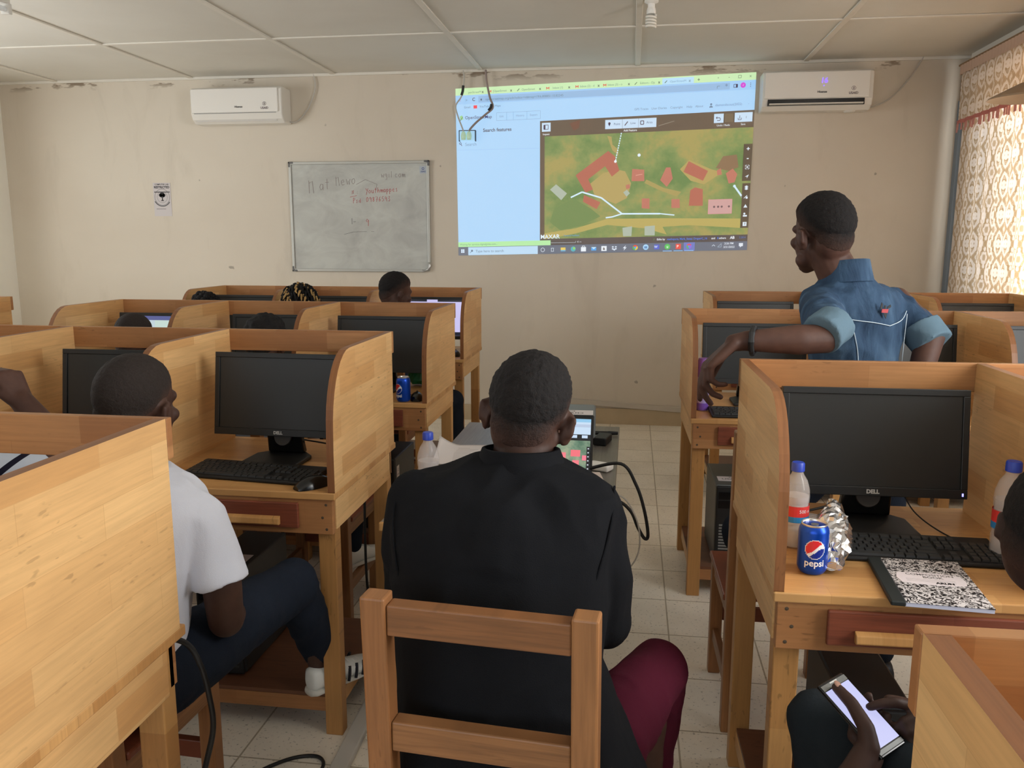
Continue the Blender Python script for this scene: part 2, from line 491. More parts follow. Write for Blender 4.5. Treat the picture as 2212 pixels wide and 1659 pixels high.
air_con('white air conditioner with closed flap above the whiteboard', (-3.68, YF - 0.001, 2.497), False)
air_con('white air conditioner with open outlet and purple lit digits', (0.945, YF - 0.001, 2.512), True)

# ------------------------------------------------------------------ whiteboard
t = thing('whiteboard', 'dirty whiteboard in an aluminium frame with red handwriting on it', 'whiteboard', (-2.305, YF - 0.001, 1.732), 0)
def board_face():
    n = NT('smudged whiteboard enamel'); n.set(0.3, 0, 0.5)
    co = n.coord()
    f = n.noise(n.scaled(co, (2.2, 1, 3.2)), 1.6, 5, 0.62, 0.8)
    n.base(n.mix(n.ramp(f, [(0.35, 0.0), (0.72, 1.0)]), lin((194, 196, 190)), lin((170, 170, 166))))
    return n.m
bw, bh = 0.605, 0.452
obj('board_panel', MB().box((-bw, -0.014, -bh), (bw, 0, bh)), board_face(), t)
M_alu = plain('worn aluminium frame', (184, 184, 178), 0.42, 0.5)
for a, b in (((-bw, -0.024, bh - 0.014), (bw, -0.004, bh + 0.008)), ((-bw, -0.024, -bh - 0.008), (bw - 0.06, -0.004, -bh + 0.014)),
             ((-bw - 0.008, -0.024, -bh), (-bw + 0.014, -0.004, bh)), ((bw - 0.014, -0.024, -bh + 0.07), (bw + 0.008, -0.004, bh))):
    obj('frame_bar', MB().box(a, b), M_alu, t, bevel=0.003)
M_corner = plain('grey corner cap', (104, 104, 104), 0.5)
for sx, sz in ((-1, 1), (1, 1), (-1, -1)):
    m = MB()
    m.box((min(0, -sx * 0.045) + sx * (bw + 0.01), -0.028, min(0, -sz * 0.016) + sz * (bh + 0.01)), (max(0, -sx * 0.045) + sx * (bw + 0.01), -0.003, max(0, -sz * 0.016) + sz * (bh + 0.01)))
    m.box((min(0, -sx * 0.016) + sx * (bw + 0.01), -0.028, min(0, -sz * 0.045) + sz * (bh + 0.01)), (max(0, -sx * 0.016) + sx * (bw + 0.01), -0.003, max(0, -sz * 0.045) + sz * (bh + 0.01)))
    obj('corner_cap', m, M_corner, t, bevel=0.004)
obj('torn_corner', MB().tube([(bw - 0.01, -0.014, -bh + 0.085), (bw + 0.004, -0.016, -bh + 0.05), (bw - 0.012, -0.02, -bh + 0.012), (bw - 0.06, -0.016, -bh - 0.004), (bw - 0.12, -0.014, -bh + 0.002)], [0.006, 0.012, 0.013, 0.009, 0.004]),
    plain('bent bright metal', (190, 190, 188), 0.3, 0.8, grain=0.5, gscale=30), t, smooth=True, label='bent open corner of the frame')
FB = lambda x, z: frame((x, -0.0148, z), (1, 0, 0), (0, 0, 1))
GL = {  # single-stroke handwriting, unit height 1
 'Y': [[(0, 1), (.25, .55)], [(.55, 1), (.1, -.25)]], 'o': [[(.3, .6), (.05, .5), (0, .2), (.2, 0), (.4, .15), (.42, .45), (.3, .6)]], 'u': [[(0, .6), (.02, .1), (.2, 0), (.4, .2), (.42, .6), (.42, 0)]],
 't': [[(.2, 1), (.2, 0)], [(0, .65), (.42, .68)]], 'h': [[(.05, 1), (0, 0), (.1, .4), (.3, .6), (.4, .4), (.4, 0)]], 'm': [[(0, .6), (0, 0), (.1, .5), (.25, .55), (.27, 0), (.4, .5), (.55, .55), (.57, 0)]],
 'a': [[(.4, .55), (.15, .6), (0, .3), (.15, 0), (.38, .2), (.4, .6), (.42, 0)]], 'p': [[(0, .6), (0, -.45), (.02, .4), (.25, .6), (.42, .35), (.25, .05), (.02, .1)]], 'e': [[(0, .3), (.4, .35), (.3, .6), (.05, .5), (0, .2), (.2, 0), (.42, .1)]],
 's': [[(.38, .55), (.15, .6), (.08, .4), (.33, .25), (.3, .02), (.02, .05)]], 'P': [[(.05, 1), (0, -.1)], [(.05, 1), (.4, .95), (.42, .65), (.05, .5)]], 'd': [[(.4, .5), (.1, .5), (.05, .1), (.35, .1), (.4, .9), (.42, 0)]],
 ':': [[(.1, .5), (.13, .52)], [(.1, .15), (.13, .17)]], '0': [[(.25, .9), (.02, .5), (.15, 0), (.4, .2), (.45, .7), (.25, .9)]], '9': [[(.4, .7), (.2, .9), (.02, .65), (.2, .5), (.42, .75), (.35, 0)]], '8': [[(.4, .8), (.1, .85), (.1, .6), (.4, .25), (.2, 0), (.05, .2), (.35, .6), (.4, .8)]],
 '7': [[(.0, .85), (.42, .9), (.2, 0)], [(.12, .45), (.4, .47)]], '6': [[(.35, .9), (.05, .4), (.15, .02), (.4, .15), (.35, .42), (.08, .3)]], '5': [[(.42, .9), (.1, .88), (.06, .5), (.35, .5), (.38, .15), (.05, .02)]], '4': [[(.1, .9), (.02, .45), (.42, .45)], [(.36, .8), (.36, 0)]],
 '3': [[(.05, .88), (.38, .85), (.15, .5), (.4, .3), (.3, .02), (.02, .08)]], '1': [[(.15, 1), (.15, 0)]], '-': [[(0, .4), (.5, .42)]], 'N': [[(0, 0), (.05, .8), (.35, .1), (.4, .9)]], 'n': [[(0, 1), (.03, 0)], [(.03, .8), (.35, .95), (.45, .0)]], 'w': [[(0, .6), (.1, 0), (.25, .4), (.4, 0), (.5, .6)]],
 'i': [[(.1, .6), (.1, 0)], [(.1, .85), (.11, .87)]], 'l': [[(.12, 1), (.1, 0)]], 'c': [[(.4, .5), (.15, .6), (.02, .3), (.15, .02), (.4, .1)]], '.': [[(.1, .02), (.12, .03)]], 'g': [[(.4, .5), (.1, .6), (.02, .3), (.3, .2), (.4, .55), (.38, -.3), (.1, -.35)]]}
def handwriting(s, x, z, h, r, rise=0.0):
    mb = MB(); u = x
    for ch in s:
        if ch == ' ': u += h * 0.6; continue
        for st in GL[ch]:
            mb.tube([(u + px * h * 0.85, -0.0146, z + (u - x) * rise + py * h) for px, py in st], r, 5)
        u += h * (0.62 if ch not in '1:.il' else 0.38)
    return mb
M_marker = plain('red marker ink', (196, 84, 86), 0.6); M_marker2 = plain('faded brown marker ink', (150, 134, 132), 0.7); M_marker3 = plain('faded black marker ink', (112, 108, 108), 0.7)
w = handwriting('Youthmappes', 0.06, 0.195, 0.042, 0.0017, 0.06)
w.put(handwriting('N :', -0.06, 0.19, 0.036, 0.0017)); w.put(handwriting('Psd:', -0.052, 0.118, 0.04, 0.0016)); w.put(handwriting('09876543', 0.063, 0.125, 0.044, 0.0017, 0.03))
w.put(handwriting('9', 0.055, -0.075, 0.065, 0.0018))
w.tube([(-0.08, -0.0146, 0.165), (-0.02, -0.0146, 0.178)], 0.0015, 5)
obj('red_handwriting', w, M_marker, t)
w = handwriting('n', -0.44, 0.20, 0.105, 0.0019); w.put(handwriting('at', -0.345, 0.225, 0.085, 0.0017, 0.15)); w.put(handwriting('newo', -0.20, 0.26, 0.075, 0.0015, 0.1))
obj('faded_word', w, M_marker2, t)
w = MB().tube([(-0.02, -0.0146, 0.27), (0.06, -0.0146, 0.31), (0.16, -0.0146, 0.27), (0.15, -0.0146, 0.22)], 0.0013, 5)
obj('faded_stroke', w, M_marker2, t)
obj('faded_address', handwriting('wgil.com', 0.2, 0.325, 0.05, 0.0014), M_marker2, t)
w = handwriting('1-', -0.075, -0.06, 0.05, 0.0017)
w.tube([(-0.14, -0.0146, -0.145), (-0.06, -0.0146, -0.125), (0.06, -0.0146, -0.122)], 0.0012, 5); w.tube([(0.10, -0.0146, -0.122), (0.125, -0.0146, -0.122)], 0.0012, 5)
obj('black_handwriting', w, M_marker3, t)
obj('corner_sticker', MB().box((0.53, -0.0155, 0.355), (0.59, -0.0145, 0.415)), plain('pale sticker', (178, 186, 194), 0.5), t)
st = MB().put(text_mb('USAID', 0.016, 'CENTER', 0, 0.0004), frame((0.56, -0.0160, 0.37), (1, 0, 0), (0, 0, 1)))
st.put(MB().lathe([(0.007, 0), (0.011, 0)], 16, cap=False), frame((0.56, -0.0160, 0.394), (1, 0, 0), (0, 0, 1)))
obj('sticker_print', st, M_blueink, t)

# ------------------------------------------------------------------ notice on the wall
t = thing('wall_notice', 'small white paper notice with a round black tree seal taped to the wall', 'notice', (-4.10, YF - 0.001, 1.888), 0)
obj('paper_sheet', MB().box((-0.082, -0.0015, -0.143), (0.082, 0, 0.143)), plain('notice paper', (206, 200, 200), 0.85), t)
FN = lambda x, z: frame((x, -0.0020, z), (1, 0, 0), (0, 0, 1))
obj('notice_heading', MB().put(text_mb('RESTRICTED', 0.026, 'CENTER', 0, 0.0009), FN(0, 0.104)), M_ink, t)
obj('notice_top_line', MB().put(text_mb('COMPUTER LAB', 0.018, 'CENTER', 0, 0.0003), FN(0, 0.128)), M_ink, t)
obj('notice_middle_line', MB().box((-0.072, -0.0021, 0.059), (0.074, -0.0019, 0.068)), plain('smudged print', (92, 90, 92), 0.7), t)
obj('notice_bottom_line', MB().box((-0.06, -0.0021, -0.083), (0.03, -0.0019, -0.079)), M_greyink, t)
se = MB()
for r0, r1 in ((0.068, 0.071), (0.046, 0.048)): se.put(MB().lathe([(r0, 0), (r1, 0)], 40, cap=False), FN(0, 0.02))
arc = [(0.078 * math.sin(a), -0.0021, 0.02 - 0.078 * math.cos(a)) for a in [R(q) for q in range(-62, 63, 8)]]
se.tube(arc, 0.004, 5)
obj('seal_ring', se, plain('seal grey ink', (96, 96, 98), 0.7), t)
tree = MB()
for x, z, r_ in ((0, 0.045, 0.020), (-0.017, 0.037, 0.014), (0.017, 0.037, 0.014), (-0.008, 0.03, 0.013), (0.01, 0.03, 0.013)): tree.put(MB().lathe([(r_, 0), (0.0001, 0)], 14, cap=False), FN(x, z))
tree.box((-0.004, -0.0021, -0.008), (0.005, -0.0019, 0.03)); tree.box((-0.013, -0.0021, -0.012), (0.014, -0.0019, -0.006))
obj('seal_tree', tree, M_ink, t)

# ------------------------------------------------------------------ loose wires and the socket they feed
M_beam = NT('white plastic with painted projector glow'); M_beam.set(0.5); M_beam.base(lin((150, 150, 146))); M_beam.p.inputs['Emission Color'].default_value = (0.26, 0.50, 0.72, 1); M_beam.p.inputs['Emission Strength'].default_value = 1.0; M_beam = M_beam.m  # projector light on the box is put in as emission
sb = thing('wall_socket_box', 'white wall socket box glowing with painted projector light at its left end', 'socket', (-1.365, YF - 0.001, 2.385))
obj('box_body', MB().box((-0.066, -0.03, -0.04), (0.066, 0, 0.04)), M_beam, sb, bevel=0.004)
obj('box_outline', MB().box((-0.068, -0.033, 0.036), (0.068, -0.004, 0.042)).box((-0.070, -0.033, -0.046), (-0.064, -0.004, 0.04)).box((0.064, -0.033, -0.046), (0.070, -0.004, 0.04)), plain('dark box edge', (70, 74, 80), 0.6), sb)
for dx in (-0.026, 0.02):
    obj('plug', MB().lathe([(0.0, -0.034), (0.018, -0.03), (0.022, 0.0), (0.016, 0.026), (0.006, 0.036)], 18, (dx, -0.055, -0.006)), plain('pale green plug', (186, 210, 186), 0.5, emit=(120, 150, 130), es=0.6), sb, smooth=True)  # plugs glow to imitate projector light falling on them
M_wire = plain('brown grey wire', (150, 134, 128), 0.55)
def wire(label, pts, r, mat, extra=None):
    o = thing('hanging_wire', label, 'wire', (pts[0][0], YF - 0.04, ZC - 0.013), 0, 'loose wires over the projected picture')
    q = [(p[0] - pts[0][0], p[1], p[2] - ZC + 0.013) for p in pts]
    obj('wire_strand', MB().tube(spline(q), r), mat, o, smooth=True)
    if extra:
        e = [(p[0] - pts[0][0], p[1], p[2] - ZC + 0.013) for p in extra]
        obj('tape_joint', MB().tube(e, 0.011), M_cable, o)
    return o
wire('thin grey wire drooping from the ceiling into the left socket plug', [(-1.395, 0, 2.892), (-1.385, 0, 2.83), (-1.405, 0, 2.70), (-1.455, -0.004, 2.62), (-1.44, -0.006, 2.54), (-1.405, -0.01, 2.45), (-1.392, -0.012, 2.415)], 0.006, M_greycable, [(-1.392, 0, 2.775), (-1.398, 0, 2.73), (-1.408, 0, 2.70)])
wire('twisted brown wire bent from the ceiling into the right socket plug', [(-1.208, 0, 2.892), (-1.20, 0, 2.80), (-1.175, 0, 2.68), (-1.150, 0, 2.60), (-1.21, -0.004, 2.545), (-1.28, -0.006, 2.49), (-1.33, -0.01, 2.44), (-1.345, -0.012, 2.415)], 0.0085, M_wire, [(-1.16, -0.006, 2.625), (-1.165, -0.006, 2.60), (-1.185, -0.006, 2.575)])

# ------------------------------------------------------------------ lamps on the ceiling
fl = thing('fluorescent_batten_lamp', 'unlit fluorescent tube fitting on the ceiling near the left wall', 'ceiling lamp', (-3.56, 4.58, ZC))
obj('fitting_body', MB().box((-0.035, -1.2, -0.055), (0.035, 0, 0)), M_offwhite, fl, bevel=0.006)
obj('tube', MB().tube([(0.015, -1.17, -0.083), (0.015, -0.03, -0.083)], 0.015, 14), plain('fluorescent tube glass', (226, 232, 236), 0.2), fl, smooth='auto')
obj('tube_holder', MB().box((-0.012, -0.028, -0.108), (0.042, 0.0, -0.05)), M_offwhite, fl, bevel=0.004)
obj('tube_holder', MB().box((-0.012, -1.2, -0.108), (0.042, -1.172, -0.05)), M_offwhite, fl, bevel=0.004)

cf = thing('spiral_bulb', 'unlit white spiral bulb hanging from the ceiling above the projected picture', 'light bulb', (0.072, 5.15, ZC))
obj('lamp_holder', MB().lathe([(0.04, 0), (0.04, -0.02), (0.02, -0.03), (0.02, -0.05)], 20), M_white, cf)
obj('bulb_base', MB().lathe([(0.022, -0.05), (0.026, -0.065), (0.026, -0.085)], 20), M_white, cf)
hel = [(0.026 * math.cos(a), 0.026 * math.sin(a), -0.09 - 0.0165 * a / (2 * PI)) for a in [k * 0.35 for k in range(0, 73)]]
obj('spiral_tube', MB().tube(hel, 0.0075, 8), plain('spiral bulb glass', (226, 222, 212), 0.25), cf, smooth=True)

pl = thing('pendant_lamp', 'beige shallow cone lamp shade hanging by the curtained window', 'lamp', (2.14, 5.15, ZC))
obj('cord', MB().tube([(0, 0, 0), (0, 0, -0.52)], 0.004), M_cable, pl)
obj('lamp_shade', MB().lathe([(0.02, -0.50), (0.05, -0.51), (0.20, -0.585), (0.205, -0.595), (0.195, -0.59), (0.045, -0.52)], 40, cap=False), plain('beige enamel shade', (150, 128, 104), 0.6), pl, smooth='auto')

# ------------------------------------------------------------------ curtain
def curtain_mat():
    t = NT('beige damask curtain'); t.set(0.9, 0, 0.1)
    co = t.coord()
    sep = t.n('ShaderNodeSeparateXYZ'); t.l(co, sep.inputs[0])
    y, z = sep.outputs[1], sep.outputs[2]
    # repeating damask figure: medallions and scrolls on a regular lattice
    def cosw(v, k): return t.math('COSINE', t.math('MULTIPLY', v, k))
    A, B = 2 * PI / 0.135, 2 * PI / 0.19
    terms = [(cosw(y, A), cosw(z, B), 0.9), (cosw(y, 2 * A), cosw(z, B), 0.7), (cosw(y, 3 * A), cosw(z, 2 * B), 0.6), (cosw(y, A), cosw(z, 3 * B), 0.6), (cosw(y, 4 * A), cosw(z, 3 * B), 0.5), (cosw(y, 2 * A), cosw(z, 4 * B), 0.45)]
    f = t.math('MULTIPLY', t.math('SUBTRACT', t.noise(co, 30, 2, 0.5, 0.5), 0.5), 0.5)
    for p, q, w_ in terms: f = t.math('ADD', f, t.math('MULTIPLY', t.math('MULTIPLY', p, q), w_))
    f = t.math('MULTIPLY', t.math('ADD', f, 3.0), 1 / 6.0)
    fig = t.ramp(f, [(0.30, 0.75), (0.36, 0.0), (0.50, 0.0), (0.535, 1.0), (0.60, 1.0), (0.625, 0.2), (0.68, 0.9)])
    c = t.mix(fig, lin((250, 242, 234)), lin((216, 196, 166)))
    t.base(c)
    tl = t.n('ShaderNodeBsdfTranslucent'); t.l(c, tl.inputs[0])
    mx = t.n('ShaderNodeMixShader'); mx.inputs[0].default_value = 0.55
    out = t.t.nodes['Material Output']
    t.l(t.p.outputs[0], mx.inputs[1]); t.l(tl.outputs[0], mx.inputs[2]); t.l(mx.outputs[0], out.inputs[0])
    return t.m
M_curt = curtain_mat()
def translucent(name, rgb):
    t = NT(name); t.set(0.9, 0, 0.1); t.base(lin(rgb))
    tl = t.n('ShaderNodeBsdfTranslucent'); tl.inputs[0].default_value = (*lin(rgb), 1)
    mx = t.n('ShaderNodeMixShader'); mx.inputs[0].default_value = 0.4
    t.l(t.p.outputs[0], mx.inputs[1]); t.l(tl.outputs[0], mx.inputs[2]); t.l(mx.outputs[0], t.t.nodes['Material Output'].inputs[0])
    return t.m
def drape(y0, y1, z0, z1, amp, k, x=0.0, ny=150, nz=24, th=0.003):
    """hanging cloth with folds that deepen towards the hem; given a real thickness"""
    mb = MB(); fr = []; bk = []
    for j in range(nz + 1):
        for i in range(ny + 1):
            y = y0 + (y1 - y0) * i / ny; z = z0 + (z1 - z0) * j / nz
            d = amp * (0.6 + 0.4 * (1 - j / nz)) * (math.sin(y * k + 0.4 * math.sin(z * 3)) + 0.35 * math.sin(y * k * 2.3 + 1.1))
            fr.append((x + d, y, z)); bk.append((x + d + th, y, z))
    n = (ny + 1) * (nz + 1); f = []
    for j in range(nz):
        for i in range(ny):
            q = (j * (ny + 1) + i, j * (ny + 1) + i + 1, (j + 1) * (ny + 1) + i + 1, (j + 1) * (ny + 1) + i)
            f.append(q[::-1]); f.append(tuple(n + e for e in q))
    mb.add(fr + bk, f)
    return mb
ct = thing('curtain', 'beige damask curtain with a red fringed valance over the louvred window', 'curtain', (2.395, 5.0, 0.0))
obj('curtain_cloth', drape(-1.75, 1.80, 0.86, 2.74, 0.011, 34), M_curt, ct, smooth=True)
obj('valance', drape(-1.76, 1.81, 2.40, 2.79, 0.010, 46, -0.045, 160, 8), M_curt, ct, smooth=True)
obj('valance_heading', drape(-1.76, 1.81, 2.735, 2.80, 0.006, 130, -0.056, 240, 3), translucent('pinched heading cloth', (228, 202, 182)), ct, smooth=True)
obj('red_band', drape(-1.762, 1.812, 2.385, 2.412, 0.010, 46, -0.051, 160, 2), translucent('red valance band', (214, 146, 136)), ct, smooth=True)
fr = MB()
for k in range(72):
    y = -1.76 + 3.57 * k / 71
    d = 0.010 * 0.8 * (math.sin(y * 46) + 0.35 * math.sin(y * 46 * 2.3 + 1.1)) - 0.05
    fr.box((d, y - 0.011, 2.335 + 0.008 * math.sin(k * 2.1)), (d + 0.004, y + 0.011, 2.388))
obj('fringe', fr, translucent('red fringe', (226, 172, 162)), ct)['kind'] = 'stuff'
obj('curtain_rod', MB().tube([(0.0, -1.80, 2.80), (0.0, 1.84, 2.80)], 0.009, 10), M_cable, ct)
# ------------------------------------------------------------------ picture thrown on the wall by the projector: a 1366 x 768 desktop
def homography(src, dst):
    A = []; b = []
    for (x, y), (u, v) in zip(src, dst):
        A += [[x, y, 1, 0, 0, 0, -u * x, -u * y], [0, 0, 0, x, y, 1, -v * x, -v * y]]; b += [u, v]
    return np.append(np.linalg.solve(np.array(A, float), np.array(b, float)), 1).reshape(3, 3)
DESK = homography([(0, 0), (1366, 0), (1366, 768), (0, 768)], [(-1.466, 2.758), (0.917, 2.827), (0.909, 1.464), (-1.452, 1.412)])
def on_wall(x, y, layer):
    q = DESK @ [x, y, 1.0]
    return (q[0] / q[2], YF - 0.0015 - 0.0007 * layer, q[1] / q[2])
DARK_BASE_LIT = lin((98, 87, 75))  # estimated lit tone of the darkened picture surface, not of the wall
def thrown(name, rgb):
    """picture surface on the wall: base darker than the wall paint, projector light put in as emission"""
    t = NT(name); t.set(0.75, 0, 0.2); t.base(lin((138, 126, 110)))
    e = tuple(max(0.0, a - b) for a, b in zip(lin(rgb), DARK_BASE_LIT))
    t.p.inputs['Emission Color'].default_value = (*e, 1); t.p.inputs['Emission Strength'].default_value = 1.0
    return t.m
pr = thing('projected_picture', 'computer desktop with a map page thrown by the projector on the front wall', 'projection', (0, 0, 0))
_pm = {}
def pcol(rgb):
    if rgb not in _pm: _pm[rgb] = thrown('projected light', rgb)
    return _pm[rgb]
class PB:
    def __init__(s, name, layer): s.name = name; s.L = layer; s.mb = MB(); s.c = []
    def ci(s, rgb):
        if rgb not in s.c: s.c.append(rgb)
        return s.c.index(rgb)
    def poly(s, pts, rgb, dl=0):
        v = [on_wall(x, y, s.L + dl) for x, y in pts]
        s.mb.add(v, [tuple(range(len(v)))], s.ci(rgb)); return s
    def rect(s, x0, y0, x1, y1, rgb, dl=0): return s.poly([(x0, y0), (x0, y1), (x1, y1), (x1, y0)], rgb, dl)
    def grid(s, x0, y0, x1, y1, rgb, n=8, dl=0): return s.rect(x0, y0, x1, y1, rgb, dl)
    def disc(s, x, y, r, rgb, dl=0, n=18, a0=0, a1=360):
        return s.poly([(x + r * math.cos(R(a0 + (a1 - a0) * k / n)), y - r * math.sin(R(a0 + (a1 - a0) * k / n))) for k in range(n if a1 - a0 == 360 else n + 1)] + ([] if a1 - a0 == 360 else [(x, y)]), rgb, dl)
    def line(s, pts, w, rgb, dl=0):
        for (x0, y0), (x1, y1) in zip(pts, pts[1:]):
            d = math.hypot(x1 - x0, y1 - y0) or 1; nx, ny = -(y1 - y0) / d * w / 2, (x1 - x0) / d * w / 2
            s.poly([(x0 + nx, y0 + ny), (x0 - nx, y0 - ny), (x1 - nx, y1 - ny), (x1 + nx, y1 + ny)], rgb, dl)
        return s
    def text(s, x, y, txt, size, rgb, align='LEFT', weight=0.0, dl=1):
        m = text_mb(txt, size, align, 0, weight)
        s.mb.add([on_wall(x + p[0], y - p[1], s.L + dl) for p in m.v], m.f, s.ci(rgb)); return s
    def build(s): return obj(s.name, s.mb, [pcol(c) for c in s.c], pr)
GREYT = (118, 140, 160)
b = PB('tab_bar', 1); b.rect(0, 0, 1366, 31, (206, 238, 186)); b.rect(958, 5, 1097, 31, (190, 226, 250), 1)
for x, s_ in ((62, 'penStreetM'), (212, '[OpenStreet'), (347, 'OpenStreet'), (485, 'Inbox (1)'), (620, 'Inbox (2) - d'), (746, 'Inbox (3) - o'), (892, 'Editors - Op'), (1028, 'OpenStreetM')):
    b.text(x, 20, s_, 13, (120, 150, 130) if x < 1000 else (96, 118, 136), 'CENTER' if x > 100 else 'LEFT')
for x in (131, 266, 402, 537, 672, 809, 944, 1079): b.text(x, 20, 'x', 17, (92, 104, 96), 'CENTER', 0.4)
for x in (165, 438, 573, 700): b.rect(x - 7, 15, x - 4, 25, (220, 110, 90), 1); b.rect(x + 4, 15, x + 7, 25, (220, 110, 90), 1); b.line([(x - 7, 15), (x, 21), (x + 7, 15)], 3, (226, 96, 84), 2)
for x in (300, 840, 974): b.line([(x - 5, 25), (x + 5, 15)], 3, (104, 130, 100), 2)
b.text(1118, 19, '+', 20, (104, 124, 100), 'CENTER', 0.4); b.text(1203, 14, 'v', 14, (120, 140, 110), 'CENTER'); b.text(1250, 14, '-', 20, (110, 130, 100), 'CENTER')
b.line([(1290, 9), (1302, 9), (1302, 20), (1290, 20), (1290, 9)], 1.6, (104, 124, 100), 1); b.text(1342, 14, 'x', 18, (110, 130, 100), 'CENTER'); b.build()
b = PB('address_bar', 1); b.rect(0, 31, 1366, 71, (168, 208, 246)); b.rect(110, 38, 1255, 66, (156, 190, 226), 1)
b.text(20, 54, '<', 18, (210, 120, 110), 'CENTER'); b.text(52, 54, '>', 18, GREYT, 'CENTER'); b.text(87, 52, 'C', 20, (64, 76, 92), 'CENTER', 0.4); b.rect(120, 50, 127, 58, (104, 120, 140), 2)
b.text(143, 54, 'openstreetmap.org/edit?editor=id#map=19/6.80885/-10.82245', 14.5, GREYT, dl=2)
b.line([(1200, 60), (1200, 50), (1212, 50)], 2, GREYT, 2); b.text(1240, 53, '*', 26, (90, 100, 128), 'CENTER', dl=2); b.line([(1272, 46), (1288, 46), (1288, 59), (1272, 59), (1272, 46)], 2.2, (70, 84, 104), 1); b.rect(1281, 46, 1288, 59, (70, 84, 104), 1)
b.disc(1312, 51, 11.5, (214, 76, 214), 1); b.text(1312, 51, 'd', 12, (240, 190, 240), 'CENTER', dl=2)
for y in (44, 51, 58): b.disc(1344, y, 1.8, (80, 96, 112), 1, 8)
b.build()
b = PB('web_page', 1); b.poly([(0, 71), (0, 728), (402, 728), (402, 162), (1366, 157), (1366, 71)], (178, 216, 250))
b.text(40, 85, 'Gmail', 13, GREYT); b.rect(86, 78, 103, 92, (244, 84, 96), 1); b.text(114, 85, 'YouTube', 13.5, GREYT); b.poly([(172, 78), (182, 78), (177, 92)], (90, 170, 120), 1); b.text(188, 85, 'Maps', 13.5, GREYT)
b.poly([(18, 125), (30, 120), (36, 138), (22, 142)], (164, 214, 150), 1); b.line([(20, 144), (34, 126)], 3, (110, 136, 110), 2)
b.text(44, 132, 'OpenStreetMap', 20, (66, 88, 112), 'LEFT', 0.1)
for x0, x1, s_ in ((196, 244, 'Edit'), (244, 276, '·'), (276, 340, 'History'), (340, 404, 'Export')):
    b.line([(x0, 116), (x1, 116), (x1, 151), (x0, 151), (x0, 116)], 1.2, (138, 168, 196), 1); b.text((x0 + x1) / 2, 133, s_, 13, (136, 164, 190), 'CENTER')
for x, s_ in ((836, 'GPS Traces'), (913, 'User Diaries'), (997, 'Copyright'), (1069, 'Help'), (1108, 'About')): b.text(x, 131, s_, 13.5, (124, 148, 170))
b.disc(1177, 125, 4.5, (116, 140, 166), 1); b.disc(1177, 139, 8, (116, 140, 166), 1, 12, 0, 180); b.text(1195, 130, 'diamondscout(2022)', 14, (116, 142, 178)); b.text(1338, 129, '-', 14, GREYT)
b.text(130, 192, 'Search features', 22, (58, 72, 92), 'LEFT', 0.35)
b.line([(16, 250), (14, 246), (17, 242), (21, 242), (24, 246), (22, 250), (16, 250)], 2.2, (70, 88, 108), 1); b.line([(21, 250), (27, 257)], 2.6, (70, 88, 108), 1); b.text(42, 252, 'Search', 21, (128, 156, 186))
b.line([(3, 276), (398, 282)], 1.2, (158, 196, 232), 1)
b.build()
b = PB('status_bar', 6); b.rect(0, 705, 454, 728, (184, 236, 172), 1); b.text(8, 717, 'Waiting for services.digitalglobe.com...', 12, (120, 160, 130), dl=2); b.build()

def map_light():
    t = NT('projected aerial photograph'); t.set(0.75, 0, 0.2); t.base(lin((138, 126, 110)))  # same darkened base; the map's projected light is put in as emission
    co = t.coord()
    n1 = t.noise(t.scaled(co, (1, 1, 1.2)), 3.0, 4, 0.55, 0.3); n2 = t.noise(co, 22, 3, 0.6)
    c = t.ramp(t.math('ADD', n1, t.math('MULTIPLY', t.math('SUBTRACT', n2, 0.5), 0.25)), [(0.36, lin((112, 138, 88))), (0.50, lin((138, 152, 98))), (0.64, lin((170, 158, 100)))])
    e = t.mix(1.0, c, DARK_BASE_LIT, 'SUBTRACT')
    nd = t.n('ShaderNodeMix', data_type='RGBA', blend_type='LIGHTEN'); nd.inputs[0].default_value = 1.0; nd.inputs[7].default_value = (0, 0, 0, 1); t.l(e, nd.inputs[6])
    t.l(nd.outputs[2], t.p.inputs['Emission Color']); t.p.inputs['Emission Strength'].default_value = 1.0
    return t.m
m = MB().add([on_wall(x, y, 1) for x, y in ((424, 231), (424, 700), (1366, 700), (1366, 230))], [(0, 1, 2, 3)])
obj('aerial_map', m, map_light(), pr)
b = PB('map_frame', 1)
DK = (110, 96, 84); DKB = (96, 90, 88)
b.poly([(402, 162), (402, 728), (424, 728), (424, 231), (1366, 230), (1366, 157)], DK); b.rect(402, 698, 1366, 728, DKB, 1)
b.poly([(540, 178), (590, 165), (584, 200), (560, 212)], (122, 88, 76), 1); b.build()
b = PB('map_ground', 2)
SAND = (178, 160, 104); PINK = (182, 112, 96); PINK2 = (192, 124, 108); GRN = (120, 142, 92)
for pts, c in (([(640, 450), (700, 405), (760, 390), (800, 400), (830, 455), (812, 520), (760, 545), (700, 520), (660, 500)], (182, 162, 106)), ([(740, 280), (765, 300), (770, 330), (740, 305), (715, 240), (735, 245)], SAND),
               ([(424, 672), (573, 652), (723, 612), (981, 616), (1330, 626), (1330, 668), (1100, 650), (980, 655), (1000, 690), (900, 660), (723, 640), (573, 676), (424, 700)], (186, 170, 104)),
               ([(900, 440), (980, 480), (1060, 500), (1040, 520), (960, 490), (890, 455)], (172, 156, 100)), ([(1050, 400), (1090, 360), (1190, 405), (1240, 420), (1160, 470), (1100, 452)], (182, 162, 104)),
               ([(470, 560), (560, 515), (640, 560), (690, 600), (600, 640), (500, 660), (450, 620)], GRN), ([(1210, 400), (1240, 350), (1300, 345), (1310, 400), (1270, 415)], (142, 116, 92))): b.poly(pts, c)
b.build()
